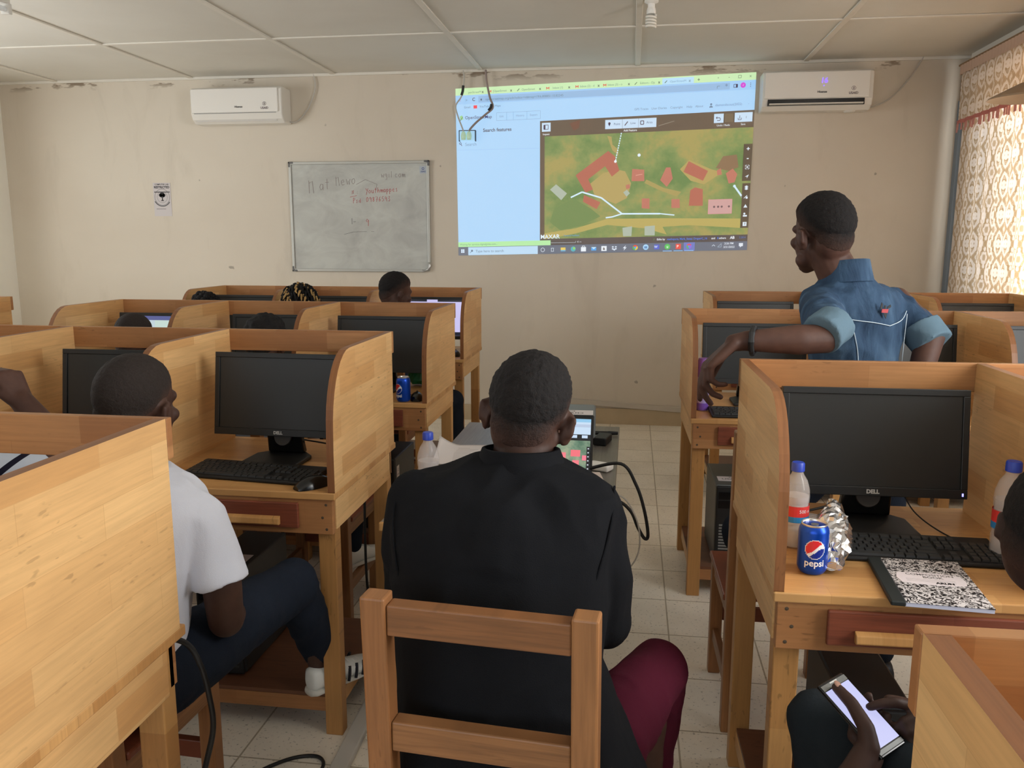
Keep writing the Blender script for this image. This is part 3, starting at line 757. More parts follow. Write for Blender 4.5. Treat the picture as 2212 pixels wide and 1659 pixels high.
blds = [[(721, 307), (752, 332), (774, 396), (740, 422), (708, 374), (630, 430), (653, 477), (618, 490), (571, 410)], [(833, 391), (888, 396), (890, 447), (831, 445)], [(987, 390), (1007, 390), (1019, 440), (993, 476), (962, 445)],
        [(1088, 366), (1176, 412), (1155, 454), (1066, 412)], [(1255, 425), (1285, 405), (1306, 430), (1296, 465), (1270, 470)], [(1100, 495), (1120, 482), (1156, 491), (1159, 565), (1096, 563)], [(881, 524), (916, 525), (917, 572), (881, 568)],
        [(1016, 531), (1053, 532), (1056, 572), (1017, 571)], [(611, 500), (689, 536), (672, 567), (607, 531)], [(805, 462), (822, 458), (826, 476), (808, 480)], [(1215, 410), (1232, 402), (1238, 430), (1218, 432)]]
for i, p in enumerate(blds):
    b = PB('building_patch', 4); b.poly(p, PINK if i in (0, 3, 5, 8) else PINK2)
    if i == 1: b.line([(850, 420), (880, 416)], 3, (220, 170, 150), 1)
    b.build()
b = PB('building_patch', 4); b.rect(1183, 538, 1290, 603, (214, 156, 158)); b.rect(1186, 541, 1287, 600, (206, 164, 160), 1)
for x in (1210, 1228, 1244, 1276): b.disc(x, 571, 5, (120, 96, 100), 2, 8)
b.build()
for p in ([(479, 448), (531, 491), (504, 521), (450, 471)], [(794, 655), (839, 649), (837, 694), (798, 694)], [(897, 651), (944, 648), (945, 693), (898, 692)], [(794, 494), (811, 483), (825, 499), (810, 514)]):
    b = PB('grey_roof_patch', 4); b.poly(p, (176, 186, 170)); b.build()
W_ = (214, 236, 250)
b = PB('road_line', 6); b.line([(549, 510), (602, 487), (693, 516), (791, 591), (966, 595)], 7, W_); b.line([(791, 591), (745, 604), (715, 607)], 6, W_); b.line([(966, 595), (1032, 603)], 5, W_); b.build()
b = PB('road_line', 6); b.line([(1296, 482), (1329, 526)], 8, W_); b.line([(1329, 526), (1366, 596)], 7, (150, 164, 168)); b.disc(1296, 482, 6, W_, 1); b.build()
b = PB('dotted_line', 6)
for k in range(12):
    t0 = k / 12; b.line([(780 - 25 * t0, 230 + 125 * t0), (780 - 25 * (t0 + 0.055), 230 + 125 * (t0 + 0.055))], 5, W_, 1)
b.line([(947, 207), (1017, 189)], 3, (150, 140, 126)); b.disc(755, 355, 6, (236, 244, 250), 1); b.build()
b = PB('hand_cursor', 6); b.disc(863, 331, 7, (226, 240, 250), 1); b.build()
IC = (60, 78, 100); BT = (204, 226, 246)
b = PB('panel_button', 7); b.rect(411, 171, 452, 210, BT); b.line([(420, 181), (441, 181), (441, 200), (420, 200), (420, 181)], 2.4, (66, 80, 100), 1); b.rect(420, 181, 428, 200, (66, 80, 100), 1); b.text(431, 222, 'Inspect', 11, (220, 226, 232), 'CENTER', 0.2); b.build()
b = PB('feature_button', 7); b.rect(705, 171, 783, 211, BT); b.disc(724, 187, 5.5, IC, 1); b.poly([(719, 189), (729, 189), (724, 200)], IC, 1); b.text(744, 191, 'Point', 14, (84, 110, 140)); b.build()
b = PB('feature_button', 7); b.rect(784, 171, 856, 211, BT); b.line([(794, 199), (808, 182)], 4, IC, 1); b.text(820, 190, 'Line', 14, (84, 110, 140)); b.text(820, 221, 'Add Feature', 12, (236, 240, 244), 'CENTER', 0.2); b.build()
b = PB('feature_button', 7); b.rect(857, 171, 937, 211, BT); b.line([(866, 182), (880, 182), (880, 197), (866, 197), (866, 182)], 3.5, IC, 1); b.text(892, 190, 'Area', 14, (84, 110, 140)); b.build()
b = PB('undo_button', 7); b.rect(1192, 167, 1234, 206, BT); b.line([(1206, 196), (1218, 196), (1221, 190), (1217, 184), (1206, 184)], 2.6, IC, 1); b.poly([(1206, 178), (1206, 190), (1200, 184)], IC, 1); b.text(1234, 217, 'Undo / Redo', 11, (220, 226, 232), 'CENTER', 0.2); b.build()
b = PB('redo_button', 7); b.rect(1238, 168, 1276, 204, (124, 110, 92)); b.build()
b = PB('save_button', 7); b.rect(1282, 166, 1359, 206, BT); b.line([(1297, 188), (1297, 196), (1311, 196), (1311, 188)], 2.2, IC, 1); b.line([(1304, 192), (1304, 178)], 2.2, IC, 1); b.text(1332, 187, '1', 14, IC, 'CENTER'); b.text(1320, 216, 'Save', 11, (220, 226, 232), 'CENTER', 0.2); b.build()
b = PB('side_toolbar', 7); b.rect(1328, 301, 1366, 461, (92, 84, 76)); b.rect(1331, 471, 1366, 668, (92, 84, 76)); WI = (224, 236, 246)
b.text(1348, 323, '+', 26, WI, 'CENTER', 0.8); b.text(1348, 362, '-', 28, WI, 'CENTER', 0.8)
for x, y in ((1340, 393), (1356, 393), (1340, 409), (1356, 409)): b.line([(x, y), (x + (6 if x < 1348 else -6), y)], 2, WI, 1); b.line([(x, y), (x, y + (6 if y < 400 else -6))], 2, WI, 1)
b.disc(1348, 401, 4, WI, 1); b.poly([(1339, 443), (1357, 433), (1349, 450), (1348, 442)], WI, 1)
for y in (485, 491, 497): b.poly([(1340, y), (1349, y - 4), (1358, y), (1349, y + 4)], WI, 1)
b.line([(1340, 537), (1354, 524)], 2.5, WI, 1); b.rect(1348, 530, 1357, 539, WI, 1); b.poly([(1349, 563), (1358, 578), (1340, 578)], WI, 1); b.disc(1346, 605, 4.5, WI, 1); b.rect(1340, 611, 1358, 618, WI, 1); b.rect(1341, 642, 1358, 660, WI, 1); b.text(1350, 651, '?', 14, (92, 84, 76), 'CENTER', 0.5, 2); b.build()
b = PB('map_credit', 7); b.text(405, 689, 'MAXAR', 27, (226, 240, 250), 'LEFT', 0.45); b.text(516, 685, 'Terms & Feedback', 10, (110, 160, 210)); b.line([(454, 717), (574, 718), (574, 711)], 1.4, (196, 204, 212), 1); b.text(580, 715, '45 m', 10.5, (210, 214, 220))
b.text(940, 712, '/', 12, (120, 180, 100), weight=0.3); b.text(955, 712, 'Edits by', 12, (226, 230, 236), weight=0.3); b.text(1002, 712, 'mathepura, Mark_Sesay, DraperC_16', 12, (96, 130, 214), weight=0.3); b.text(1204, 712, 'and', 12, (226, 230, 236), weight=0.3); b.text(1230, 712, '8', 12, (96, 130, 214), weight=0.3); b.text(1238, 712, 'others', 12, (226, 230, 236), weight=0.3)
b.text(1288, 711, 'AB', 16, (226, 230, 236), weight=0.8); b.text(1328, 711, '2.20.4', 12, (110, 140, 200)); b.build()
b = PB('task_bar', 7); b.rect(0, 728, 1366, 768, (112, 118, 132)); b.rect(49, 730, 392, 768, (192, 222, 246), 1); b.text(86, 750, 'Type here to search', 17, (116, 134, 154), dl=2)
b.disc(68, 747, 5, (108, 128, 150), 2); b.line([(64, 751), (58, 758)], 2.2, (108, 128, 150), 2)
for x, y in ((17, 743), (26, 743), (17, 752), (26, 752)): b.rect(x - 4, y - 4, x + 4, y + 4, (216, 232, 250), 1)
b.line([(416 + 9 * math.cos(R(a)), 749 + 9 * math.sin(R(a))) for a in range(0, 361, 30)], 2.2, (226, 234, 244), 1)
b.line([(456, 742), (470, 742)], 2, (216, 226, 236), 1); b.line([(456, 757), (470, 757)], 2, (216, 226, 236), 1); b.line([(458, 742), (458, 757)], 2, (216, 226, 236), 1); b.line([(468, 742), (468, 757)], 2, (216, 226, 236), 1)
b.rect(503, 740, 526, 758, (236, 206, 104), 1); b.rect(503, 752, 526, 758, (110, 180, 220), 2); b.disc(563, 748, 12, (60, 180, 190), 1); b.disc(567, 745, 6, (150, 214, 110), 2); b.rect(600, 740, 624, 760, (236, 242, 248), 1); b.line([(606, 740), (606, 735), (618, 735), (618, 740)], 2, (236, 242, 248), 1)
b.rect(649, 741, 673, 757, (70, 170, 234), 1); b.poly([(649, 741), (673, 741), (661, 751)], (206, 232, 250), 2); b.rect(697, 737, 722, 760, (236, 242, 248), 1); b.text(709, 748, 'a', 20, (90, 84, 84), 'CENTER', 0.8, 2)
for dx, dy in ((-7, -5), (7, -5), (-7, 4), (7, 4), (0, 8)): b.poly([(758 + dx - 6, 747 + dy), (758 + dx, 747 + dy - 4), (758 + dx + 6, 747 + dy), (758 + dx, 747 + dy + 4)], (226, 236, 248), 1)
b.poly([(812, 735), (798, 749), (806, 749), (802, 760), (816, 745), (808, 745)], (230, 238, 248), 1)
b.disc(856, 747, 12, (226, 90, 74), 1, 18, 30, 150); b.disc(856, 747, 12, (96, 190, 100), 1, 18, 150, 270); b.disc(856, 747, 12, (236, 206, 84), 1, 18, 270, 390); b.disc(856, 747, 5, (96, 160, 240), 2)
b.disc(905, 746, 13, (176, 216, 246), 1); b.rect(898, 742, 912, 752, (110, 150, 196), 2); b.rect(944, 735, 968, 757, (56, 110, 206), 1); b.text(952, 746, 'W', 14, (226, 236, 250), 'CENTER', 0.4, 2); b.disc(1005, 746, 13, (84, 196, 104), 1); b.text(1005, 746, 'u', 18, (220, 246, 220), 'CENTER', 0.5, 2)
b.rect(1043, 734, 1067, 758, (232, 92, 84), 1); b.text(1052, 746, 'P', 16, (250, 226, 220), 'CENTER', 0.5, 2); b.rect(1080, 728, 1130, 766, (120, 130, 196), 1); b.disc(1104, 746, 12, (226, 96, 110), 2, 18, 30, 150); b.disc(1104, 746, 12, (110, 180, 120), 2, 18, 150, 270); b.disc(1104, 746, 12, (150, 110, 220), 2, 18, 270, 390); b.disc(1104, 746, 5, (110, 140, 240), 3)
for x in (1005, 1055, 1104): b.rect(x - 21, 764, x + 21, 767, (150, 200, 250), 2)
b.line([(1208, 748), (1215, 741), (1222, 748)], 2.4, (214, 222, 232), 1); b.line([(1234, 752), (1250, 736), (1250, 752), (1234, 752)], 2.4, (170, 182, 194), 1); b.text(1284, 737, '2:26 PM', 12.5, (224, 230, 238), 'CENTER', 0.2); b.text(1285, 753, '3/31/2022', 12.5, (224, 230, 238), 'CENTER', 0.2)
b.rect(1329, 736, 1347, 750, (226, 232, 240), 1); b.poly([(1334, 750), (1342, 750), (1334, 756)], (226, 232, 240), 1); b.build()

# ------------------------------------------------------------------ carrel desks
UW, DD, ZT, ZP = 0.632, 0.652, 0.802, 1.2157
PT = 0.022
M_nail = plain('nail head', (74, 60, 44), 0.5)
def panel_profile():
    p = [(-0.02, ZT), (-0.02, ZP), (-0.48, ZP)]
    for k in range(1, 10):
        a = R(10 * k)
        p.append((-0.48 - 0.165 * math.sin(a), ZP - 0.235 * (1 - math.cos(a))))
    p += [(-0.648, 0.92), (-0.648, ZT)]
    return p
def desk(label, n, loc, rz, cat='desk'):
    t = thing('carrel_desk', label, cat, loc, rz, 'wooden computer carrels')
    L = n * UW
    obj('worktop', MB().box((0, -DD, ZT - 0.022), (L, 0, ZT)), W_top, t, bevel=0.003)
    pf = panel_profile()
    for k in range(n + 1):
        x = 0 if k == 0 else (L - PT if k == n else k * UW - PT / 2)
        m = MB(); n_ = len(pf)
        v = [(x, p[0], p[1]) for p in pf] + [(x + PT, p[0], p[1]) for p in pf]
        m.add(v, [tuple(range(n_)), tuple(range(n_, 2 * n_))[::-1]], 0)
        m.add(v, [(n_ + i, n_ + (i + 1) % n_, (i + 1) % n_, i) for i in range(n_)], 1)
        obj('side_panel' if k in (0, n) else 'divider', m, [W_panel, W_edge], t, bevel=0.0025)
    obj('back_rail', MB().box((-0.001, -0.0195, ZP - 0.079), (L + 0.001, -0.0005, ZP - 0.0005)), W_rail, t, bevel=0.002)
    m = MB().box((0.010, -DD + 0.006, 0.672), (L - 0.010, -DD + 0.028, ZT - 0.0225))
    for x0 in (0.03, L - 0.03):
        for z in (0.764, 0.724, 0.688):
            q = MB().lathe([(0.0045, 0), (0.0001, 0.0008)], 8, cap=False)
            m.put(q, frame((x0 + (0.012 if z == 0.724 else 0) * (1 if x0 < 1 else -1), -DD + 0.0058, z), (1, 0, 0), (0, 0, 1)), 1)
    obj('front_apron', m, [W_rail, M_nail], t, bevel=0.002)
    obj('back_apron', MB().box((0.012, -0.045, 0.69), (L - 0.012, -0.023, ZT - 0.0225)), W_rail, t)
    for x in (0.006, L - 0.028):
        obj('side_apron', MB().box((x, -DD + 0.03, 0.682), (x + 0.022, -0.06, ZT - 0.0225)), W_panel, t, bevel=0.002)
    for k in range(n):
        x = k * UW + 0.113; w = UW - 0.226
        d = obj('drawer', MB().box((x, -DD - 0.008, 0.692), (x + w, -DD + 0.004, 0.770)), W_drawer, t, bevel=0.003)
        h = MB().prism([(0, 0), (0, 0.026), (-0.014, 0.020), (-0.018, 0.004), (-0.014, 0)], lambda p, s_: (s_, -DD - 0.009 + p[0], 0.704 + p[1]), x + 0.055, x + w - 0.055)
        obj('handle', h, W_leg, d, bevel=0.002)
    for k in range(n + 1):
        x = min(max(k * UW - 0.03, 0.012), L - 0.067)
        for y in (-DD + 0.0295, -0.075):
            obj('leg', MB().box((x, y, 0), (x + 0.055, y + 0.045, ZT - 0.023)), W_leg, t, bevel=0.003)
    obj('foot_rail', MB().box((0.02, -DD + 0.045, 0.07), (L - 0.02, -DD + 0.066, 0.118)), W_rail, t, bevel=0.002)
    for x in (0.028, L - 0.05):
        obj('side_foot_rail', MB().box((x, -DD + 0.075, 0.07), (x + 0.02, -0.076, 0.118)), W_panel, t, bevel=0.002)
    obj('foot_shelf', MB().box((0.03, -DD + 0.047, 0.119), (L - 0.03, -0.08, 0.131)), W_dark, t)
    return t
LX = 3 * UW
desk('wooden carrel desk with lit orange side panel, nearest on the left aisle', 3, (-0.848 - LX, 1.426, 0), 0)
desk('wooden carrel desk behind the man in the white T-shirt', 3, (-0.854 - LX, 2.931, 0), 0)
desk('wooden carrel desk in the second row from the whiteboard', 3, (-0.915 - LX, 4.311, 0), 0)
desk('wooden carrel desk under the whiteboard, farthest row on the left', 3, (-1.032 - LX, 5.747, 0), 0)
desk('wooden carrel desk end showing at the left wall', 2, (-3.562 - 2 * UW, 4.413, 0), 0)
AF, AG = 0.0163, 0.0210
desk('wooden carrel desk in the bottom right corner with bare left panel', 2, (0.251, 0.722, 0), AF)
desk('wooden carrel desk with drink can and notebook, man leaning on its rail', 3, (0.306, 2.394, 0), AF)
desk('wooden carrel desk holding the purple spray can', 3, (0.247, 4.162, 0), AG)
desk('wooden carrel desk by the curtained window, farthest row on the right', 3, (0.465, 5.611, 0), AG)
def at(desk_loc, rz, x, y, z=ZT):
    c, s_ = math.cos(rz), math.sin(rz)
    return (desk_loc[0] + c * x - s_ * y, desk_loc[1] + s_ * x + c * y, z)

# ------------------------------------------------------------------ monitors
def make_monitor(label, loc, rz):
    t = thing('monitor', label, 'monitor', loc, rz, 'computer monitors')
    w, h, z0 = 0.466, 0.281, 0.083
    obj('stand_base', MB().prism([(-0.10, -0.11), (0.10, -0.11), (0.10, 0.04), (0.06, 0.085), (-0.06, 0.085), (-0.10, 0.04)], lambda p, z: (p[0], p[1] + 0.02, z), 0.0005, 0.014), M_black, t, bevel=0.004)
    nk = MB().loft([[(-0.066, 0.075, 0.0145), (0.066, 0.075, 0.0145), (0.066, 0.105, 0.0145), (-0.066, 0.105, 0.0145)], [(-0.058, 0.045, 0.16), (0.058, 0.045, 0.16), (0.058, 0.068, 0.16), (-0.058, 0.068, 0.16)]])
    n_ = obj('stand_neck', nk, M_blackgloss, t, bevel=0.006)
    obj('cable_hole', MB().lathe([(0.032, 0), (0.030, 0.003), (0.0001, 0.003)], 24, cap=False), plain('cable hole rim', (56, 53, 50), 0.5), n_).matrix_local = frame((0, 0.056, 0.075), (1, 0, 0), (0, 0.25, 1))
    tilt = Matrix.Rotation(R(-8), 3, 'X')
    piv = Vector((0, 0.03, z0))
    tr_ = lambda p: tuple(piv + tilt @ Vector(p))
    def tb(a, b): 
        m = MB().box(a, b); m.v = [tr_(p) for p in m.v]; return m
    b = 0.017
    bz = MB()
    for a, c in (((-w / 2, -0.012, 0), (w / 2, 0.012, 0.024)), ((-w / 2, -0.012, h - b), (w / 2, 0.012, h)), ((-w / 2, -0.012, 0.024), (-w / 2 + b, 0.012, h - b)), ((w / 2 - b, -0.012, 0.024), (w / 2, 0.012, h - b))): bz.box(a, c)
    bz.box((-w / 2 + 0.01, 0.012, 0.01), (w / 2 - 0.01, 0.022, h - 0.01)); bz.box((-0.13, 0.022, 0.05), (0.13, 0.045, 0.2))
    bz.v = [tr_(p) for p in bz.v]
    obj('bezel', bz, M_bezel, t, bevel=0.0015)
    obj('screen', tb((-w / 2 + b + 0.0005, -0.0075, 0.0245), (w / 2 - b - 0.0005, 0.008, h - b - 0.0005)), M_screen, t)
    lg = text_mb('DELL', 0.0145, 'CENTER', 0, 0.0007)
    lm = MB().put(lg, frame((0, -0.0126, 0.0115), (1, 0, 0), (0, 0, 1))); lm.v = [tr_(p) for p in lm.v]
    obj('maker_logo', lm, plain('silver logo', (190, 190, 188), 0.4, 0.3), t)
    obj('power_light', tb((w / 2 - 0.014, -0.0128, 0.007), (w / 2 - 0.010, -0.0118, 0.015)), plain('power light', (160, 160, 255), 0.4, emit=(140, 140, 255), es=2.5), t)
    return t
def screen_on(root, rects, col=(200, 206, 244)):
    """light up a monitor: the whole picture plus windows on it (fractions of the screen)"""
    s_ = kid(root, 'screen'); s_.data = s_.data.copy(); s_.data.materials.clear()
    s_.data.materials.append(plain('lit monitor picture', (12, 12, 12), 0.3, emit=col, es=0.95))
    w, h, z0, b = 0.466, 0.281, 0.083, 0.017
    tilt = Matrix.Rotation(R(-8), 3, 'X'); piv = Vector((0, 0.03, z0))
    for (a, c, d, e, rgb) in rects:
        x0, x1 = -w / 2 + b + (w - 2 * b) * a, -w / 2 + b + (w - 2 * b) * d
        za, zb = 0.0245 + (h - b - 0.0245) * (1 - e), 0.0245 + (h - b - 0.0245) * (1 - c)
        m = MB().box((x0, -0.0082, za), (x1, -0.0076, zb)); m.v = [tuple(piv + tilt @ Vector(p)) for p in m.v]
        obj('picture_window', m, plain('lit window', (10, 10, 10), 0.3, emit=rgb, es=0.95), root)
FL = (0.306, 2.394); GLc = (0.247, 4.162); HL = (0.465, 5.611)
mon = make_monitor('black monitor with a blank screen behind the keyboard and notebook', at(FL, AF, 0.325, -0.215), AF)
dup(mon, (-1.172, 2.595, ZT), R(-2), 'blank black monitor on the desk with the computer mouse beside the aisle')
dup(mon, (-1.735, 2.60, ZT), R(1), 'blank monitor half hidden by the head of the man in the white T-shirt')
m3 = dup(mon, (-1.235, 3.99, ZT), R(-1), 'blank monitor above the distant blue drink can')
dup(mon, (-1.80, 4.0, ZT), 0, 'blank monitor in the middle bay of the second row from the whiteboard')
m5 = dup(mon, (-2.43, 4.0, ZT), 0, 'switched on monitor behind a short-haired head, second row from the whiteboard')
screen_on(m5, [(0, 0, 1, 0.09, (90, 96, 150)), (0.02, 0.0, 0.06, 0.06, (120, 150, 210)), (0.07, 0.0, 0.13, 0.07, (196, 130, 130)), (0, 0.09, 0.3, 1, (206, 222, 226)), (0.42, 0.09, 1, 1, (200, 222, 214))], (196, 214, 222))
m6 = dup(mon, (-1.335, 5.42, ZT), 0, 'switched on monitor with a pale violet page, front row beside the aisle')
screen_on(m6, [(0.0, 0.0, 0.45, 0.06, (36, 36, 44)), (0.62, 0.0, 1, 0.06, (36, 36, 44)), (0, 0.9, 1, 1, (30, 34, 50))], (206, 200, 244))
dup(mon, (-1.99, 5.42, ZT), 0, 'blank monitor between the dreadlocked head and the turned head')
dup(mon, (-2.66, 5.42, ZT), 0, 'blank monitor beside the curly head under the whiteboard')
dup(mon, at(GLc, AG, 0.315, -0.27), AG, 'blank black monitor behind the dangling hand and purple spray can')
m8 = dup(mon, at(GLc, AG, 0.985, -0.22), AG, 'monitor with a grey glare, seen under the bent arm of the standing man')
dup(mon, at(GLc, AG, 1.60, -0.24), AG, 'blank monitor cut by the picture edge behind the bent elbow')
dup(mon, at(HL, AG, 0.30, -0.27), AG, 'blank monitor top in the farthest desk on the right, left of the denim shoulder')
dup(mon, at(HL, AG, 1.60, -0.25), AG, 'blank monitor in the farthest desk on the right, nearest the curtain')

# ------------------------------------------------------------------ keyboards and mice
def make_keyboard(label, loc, rz):
    t = thing('keyboard', label, 'keyboard', loc, rz, 'black keyboards')
    w, d = 0.442, 0.155
    obj('keyboard_body', MB().loft([[(-w / 2, -d / 2, 0.001), (w / 2, -d / 2, 0.001), (w / 2, d / 2, 0.001), (-w / 2, d / 2, 0.001)], [(-w / 2, -d / 2, 0.011), (w / 2, -d / 2, 0.011), (w / 2, d / 2, 0.022), (-w / 2, d / 2, 0.022)]]), M_black, t, bevel=0.004)
    def key(mb, x0, x1, y0, y1):
        z = lambda y: 0.0115 + (y + d / 2) / d * 0.011
        a = 0.0015
        mb.loft([[(x0, y0, z(y0)), (x1, y0, z(y0)), (x1, y1, z(y1)), (x0, y1, z(y1))], [(x0 + a, y0 + a, z(y0) + 0.0055), (x1 - a, y0 + a, z(y0) + 0.0055), (x1 - a, y1 - a, z(y1) + 0.0055), (x0 + a, y1 - a, z(y1) + 0.0055)]])
    u = 0.0188
    main = MB(); nav = MB(); num = MB(); arw = MB()
    rows_ = [[1.25, 1.25, 1.25, 5.75, 1.25, 1.25, 1.5, 1.5], [2.25] + [1] * 10 + [2.75], [1.75] + [1] * 11 + [2.25], [1.5] + [1] * 12 + [1.5], [1] * 13 + [2], [1.3] * 11 + [0.7]]
    for j, row in enumerate(rows_):
        x = -w / 2 + 0.010; y = -d / 2 + 0.012 + j * 0.0192 + (0.006 if j == 5 else 0)
        for k in row:
            key(main, x + 0.0008, x + k * u - 0.0008, y, y + 0.0174); x += k * u
    x0 = -w / 2 + 0.010 + 15.3 * u
    for j in (3, 4, 5):
        for i in range(3): key(nav, x0 + i * u, x0 + i * u + 0.0172, -d / 2 + 0.012 + j * 0.0192 + (0.006 if j == 5 else 0), -d / 2 + 0.0294 + j * 0.0192 + (0.006 if j == 5 else 0))
    for i, j in ((0, 0), (1, 0), (2, 0), (1, 1)): key(arw, x0 + i * u, x0 + i * u + 0.0172, -d / 2 + 0.012 + j * 0.0192, -d / 2 + 0.0294 + j * 0.0192)
    x1 = x0 + 3.3 * u
    for j in range(5):
        for i in range(4): key(num, x1 + i * u, x1 + i * u + 0.0172, -d / 2 + 0.012 + j * 0.0192, -d / 2 + 0.0294 + j * 0.0192)
    obj('letter_keys', main, M_key, t); obj('navigation_keys', nav, M_key, t); obj('arrow_keys', arw, M_key, t); obj('number_keys', num, M_key, t)
    return t
kb = make_keyboard('black keyboard between the notebook and the blank monitor, nearest on the right', at(FL, AF, 0.345, -0.375), AF - 0.03)
dup(kb, (-1.175, 2.435, ZT), R(-6), 'black keyboard beside the black mouse on the aisle desk')
dup(kb, at(GLc, AG, 0.31, -0.55), AG, 'black keyboard beside the purple spray can')
def make_mouse(label, loc, rz):
    t = thing('computer_mouse', label, 'mouse', loc, rz, 'black computer mice')
    rings = []
    for k in range(13):
        s_ = k / 12; y = -0.055 + 0.11 * s_; w = 0.031 * math.sin(PI * (0.08 + 0.84 * s_)) ** 0.45; h = 0.036 * math.sin(PI * (0.06 + 0.80 * s_)) ** 0.6
        rings.append([(w * math.cos(R(a)), y, 0.001 + h * max(0.0, math.sin(R(a)))) for a in range(0, 181, 15)])
    obj('mouse_shell', MB().loft(rings), M_blackgloss, t, smooth='auto')
    obj('scroll_wheel', MB().tube([(-0.0035, 0.03, 0.031), (0.0035, 0.03, 0.031)], 0.008, 14), M_key, t)
    obj('mouse_cord', MB().tube(spline([(0, 0.054, 0.006), (-0.015, 0.085, 0.004), (-0.045, 0.12, 0.004), (-0.07, 0.16, 0.004)]), 0.002, 6), M_cable, t)
    return t
ms = make_mouse('glossy black mouse at the corner of the desk beside the aisle', (-0.945, 2.335, ZT), R(-38))
dup(ms, (-0.985, 3.75, ZT), R(10), 'black mouse to the right of the distant blue drink can')
dup(ms, (-1.115, 5.25, ZT), R(10), 'black mouse on the front row desk end beside the aisle')
dup(ms, at(FL, AF, 0.583, -0.50), R(-20), 'black mouse at the foot of the bottle beside the dark head')
# ------------------------------------------------------------------ drinks and things on the desks
M_canblue = plain('blue drink can paint', (18, 74, 190), 0.28, 0.55); M_canrim = plain('can aluminium', (214, 212, 208), 0.28, 0.9)
M_logowhite = plain('can white print', (236, 238, 242), 0.35); M_logored = plain('can red print', (214, 44, 52), 0.35); M_logoblue = plain('can dark blue print', (16, 42, 140), 0.35)
def wrap(mb2, r, z0, a0):
    """lay flat lettering (x, y) round a can of radius r"""
    out = MB(); out.f = list(mb2.f); out.m = list(mb2.m)
    out.v = [(r * math.sin(a0 + x / r), -r * math.cos(a0 + x / r), z0 + y) for x, y, _ in mb2.v]
    return out
def disc2(n=26, r=1.0, keep=None):
    g = MB(); k = 18
    for j in range(k):
        for i in range(k):
            q = [(-r + 2 * r * (i + a) / k, -r + 2 * r * (j + b) / k) for a, b in ((0, 0), (1, 0), (1, 1), (0, 1))]
            cx, cy = sum(p[0] for p in q) / 4, sum(p[1] for p in q) / 4
            if math.hypot(cx, cy) < r and (keep is None or keep(cx / r, cy / r)): g.add([(x, y, 0) for x, y in q], [(0, 1, 2, 3)])
    return g
def make_can(label, loc, rz):
    t = thing('drink_can', label, 'drink can', loc, rz, 'blue drink cans')
    r = 0.033
    obj('can_body', MB().lathe([(0.026, 0.003), (0.0305, 0.009), (r, 0.016), (r, 0.098), (0.0315, 0.106), (0.0275, 0.1125)], 40), M_canblue, t, smooth='auto')
    obj('can_lid', MB().lathe([(0.0275, 0.1125), (0.0283, 0.1155), (0.0275, 0.117), (0.0255, 0.1155), (0.0245, 0.112), (0.0001, 0.112)], 40, cap=False), M_canrim, t, smooth='auto')
    obj('can_base', MB().lathe([(0.0001, 0.002), (0.022, 0.001), (0.0265, 0.0045)], 40, cap=False), M_canrim, t)
    obj('pull_tab', MB().lathe([(0.004, 0.113), (0.0085, 0.1135), (0.0085, 0.115), (0.004, 0.115)], 18, (0, -0.006, 0)), M_canrim, t)
    s = 0.0222
    def smile(x, y): return 0.28 * math.sin(x * 2.2) + 0.22 * x
    lg = MB()
    lg.put(wrap(disc2(r=s), r + 0.0003, 0.064, 0), mi=0)
    lg.put(wrap(disc2(r=s * 0.93, keep=lambda x, y: y > smile(x, y) + 0.16 * (x + 0.5)), r + 0.0006, 0.064, 0), mi=1)
    lg.put(wrap(disc2(r=s * 0.93, keep=lambda x, y: y < smile(x, y) - 0.34 + 0.05 * x), r + 0.0006, 0.064, 0), mi=2)
    obj('round_emblem', lg, [M_logowhite, M_logored, M_logoblue], t)
    obj('can_lettering', wrap(text_mb('pepsi', 0.0215, 'CENTER', 0, 0.0004), r + 0.0005, 0.032, 0), M_logowhite, t)
    return t
can = make_can('blue drink can with round red and white emblem beside the crumpled foil', at(FL, AF, 0.105, -0.525), R(-4))
dup(can, (-1.035, 3.70, ZT), R(-35), 'small distant blue drink can on a desk behind the aisle panel')

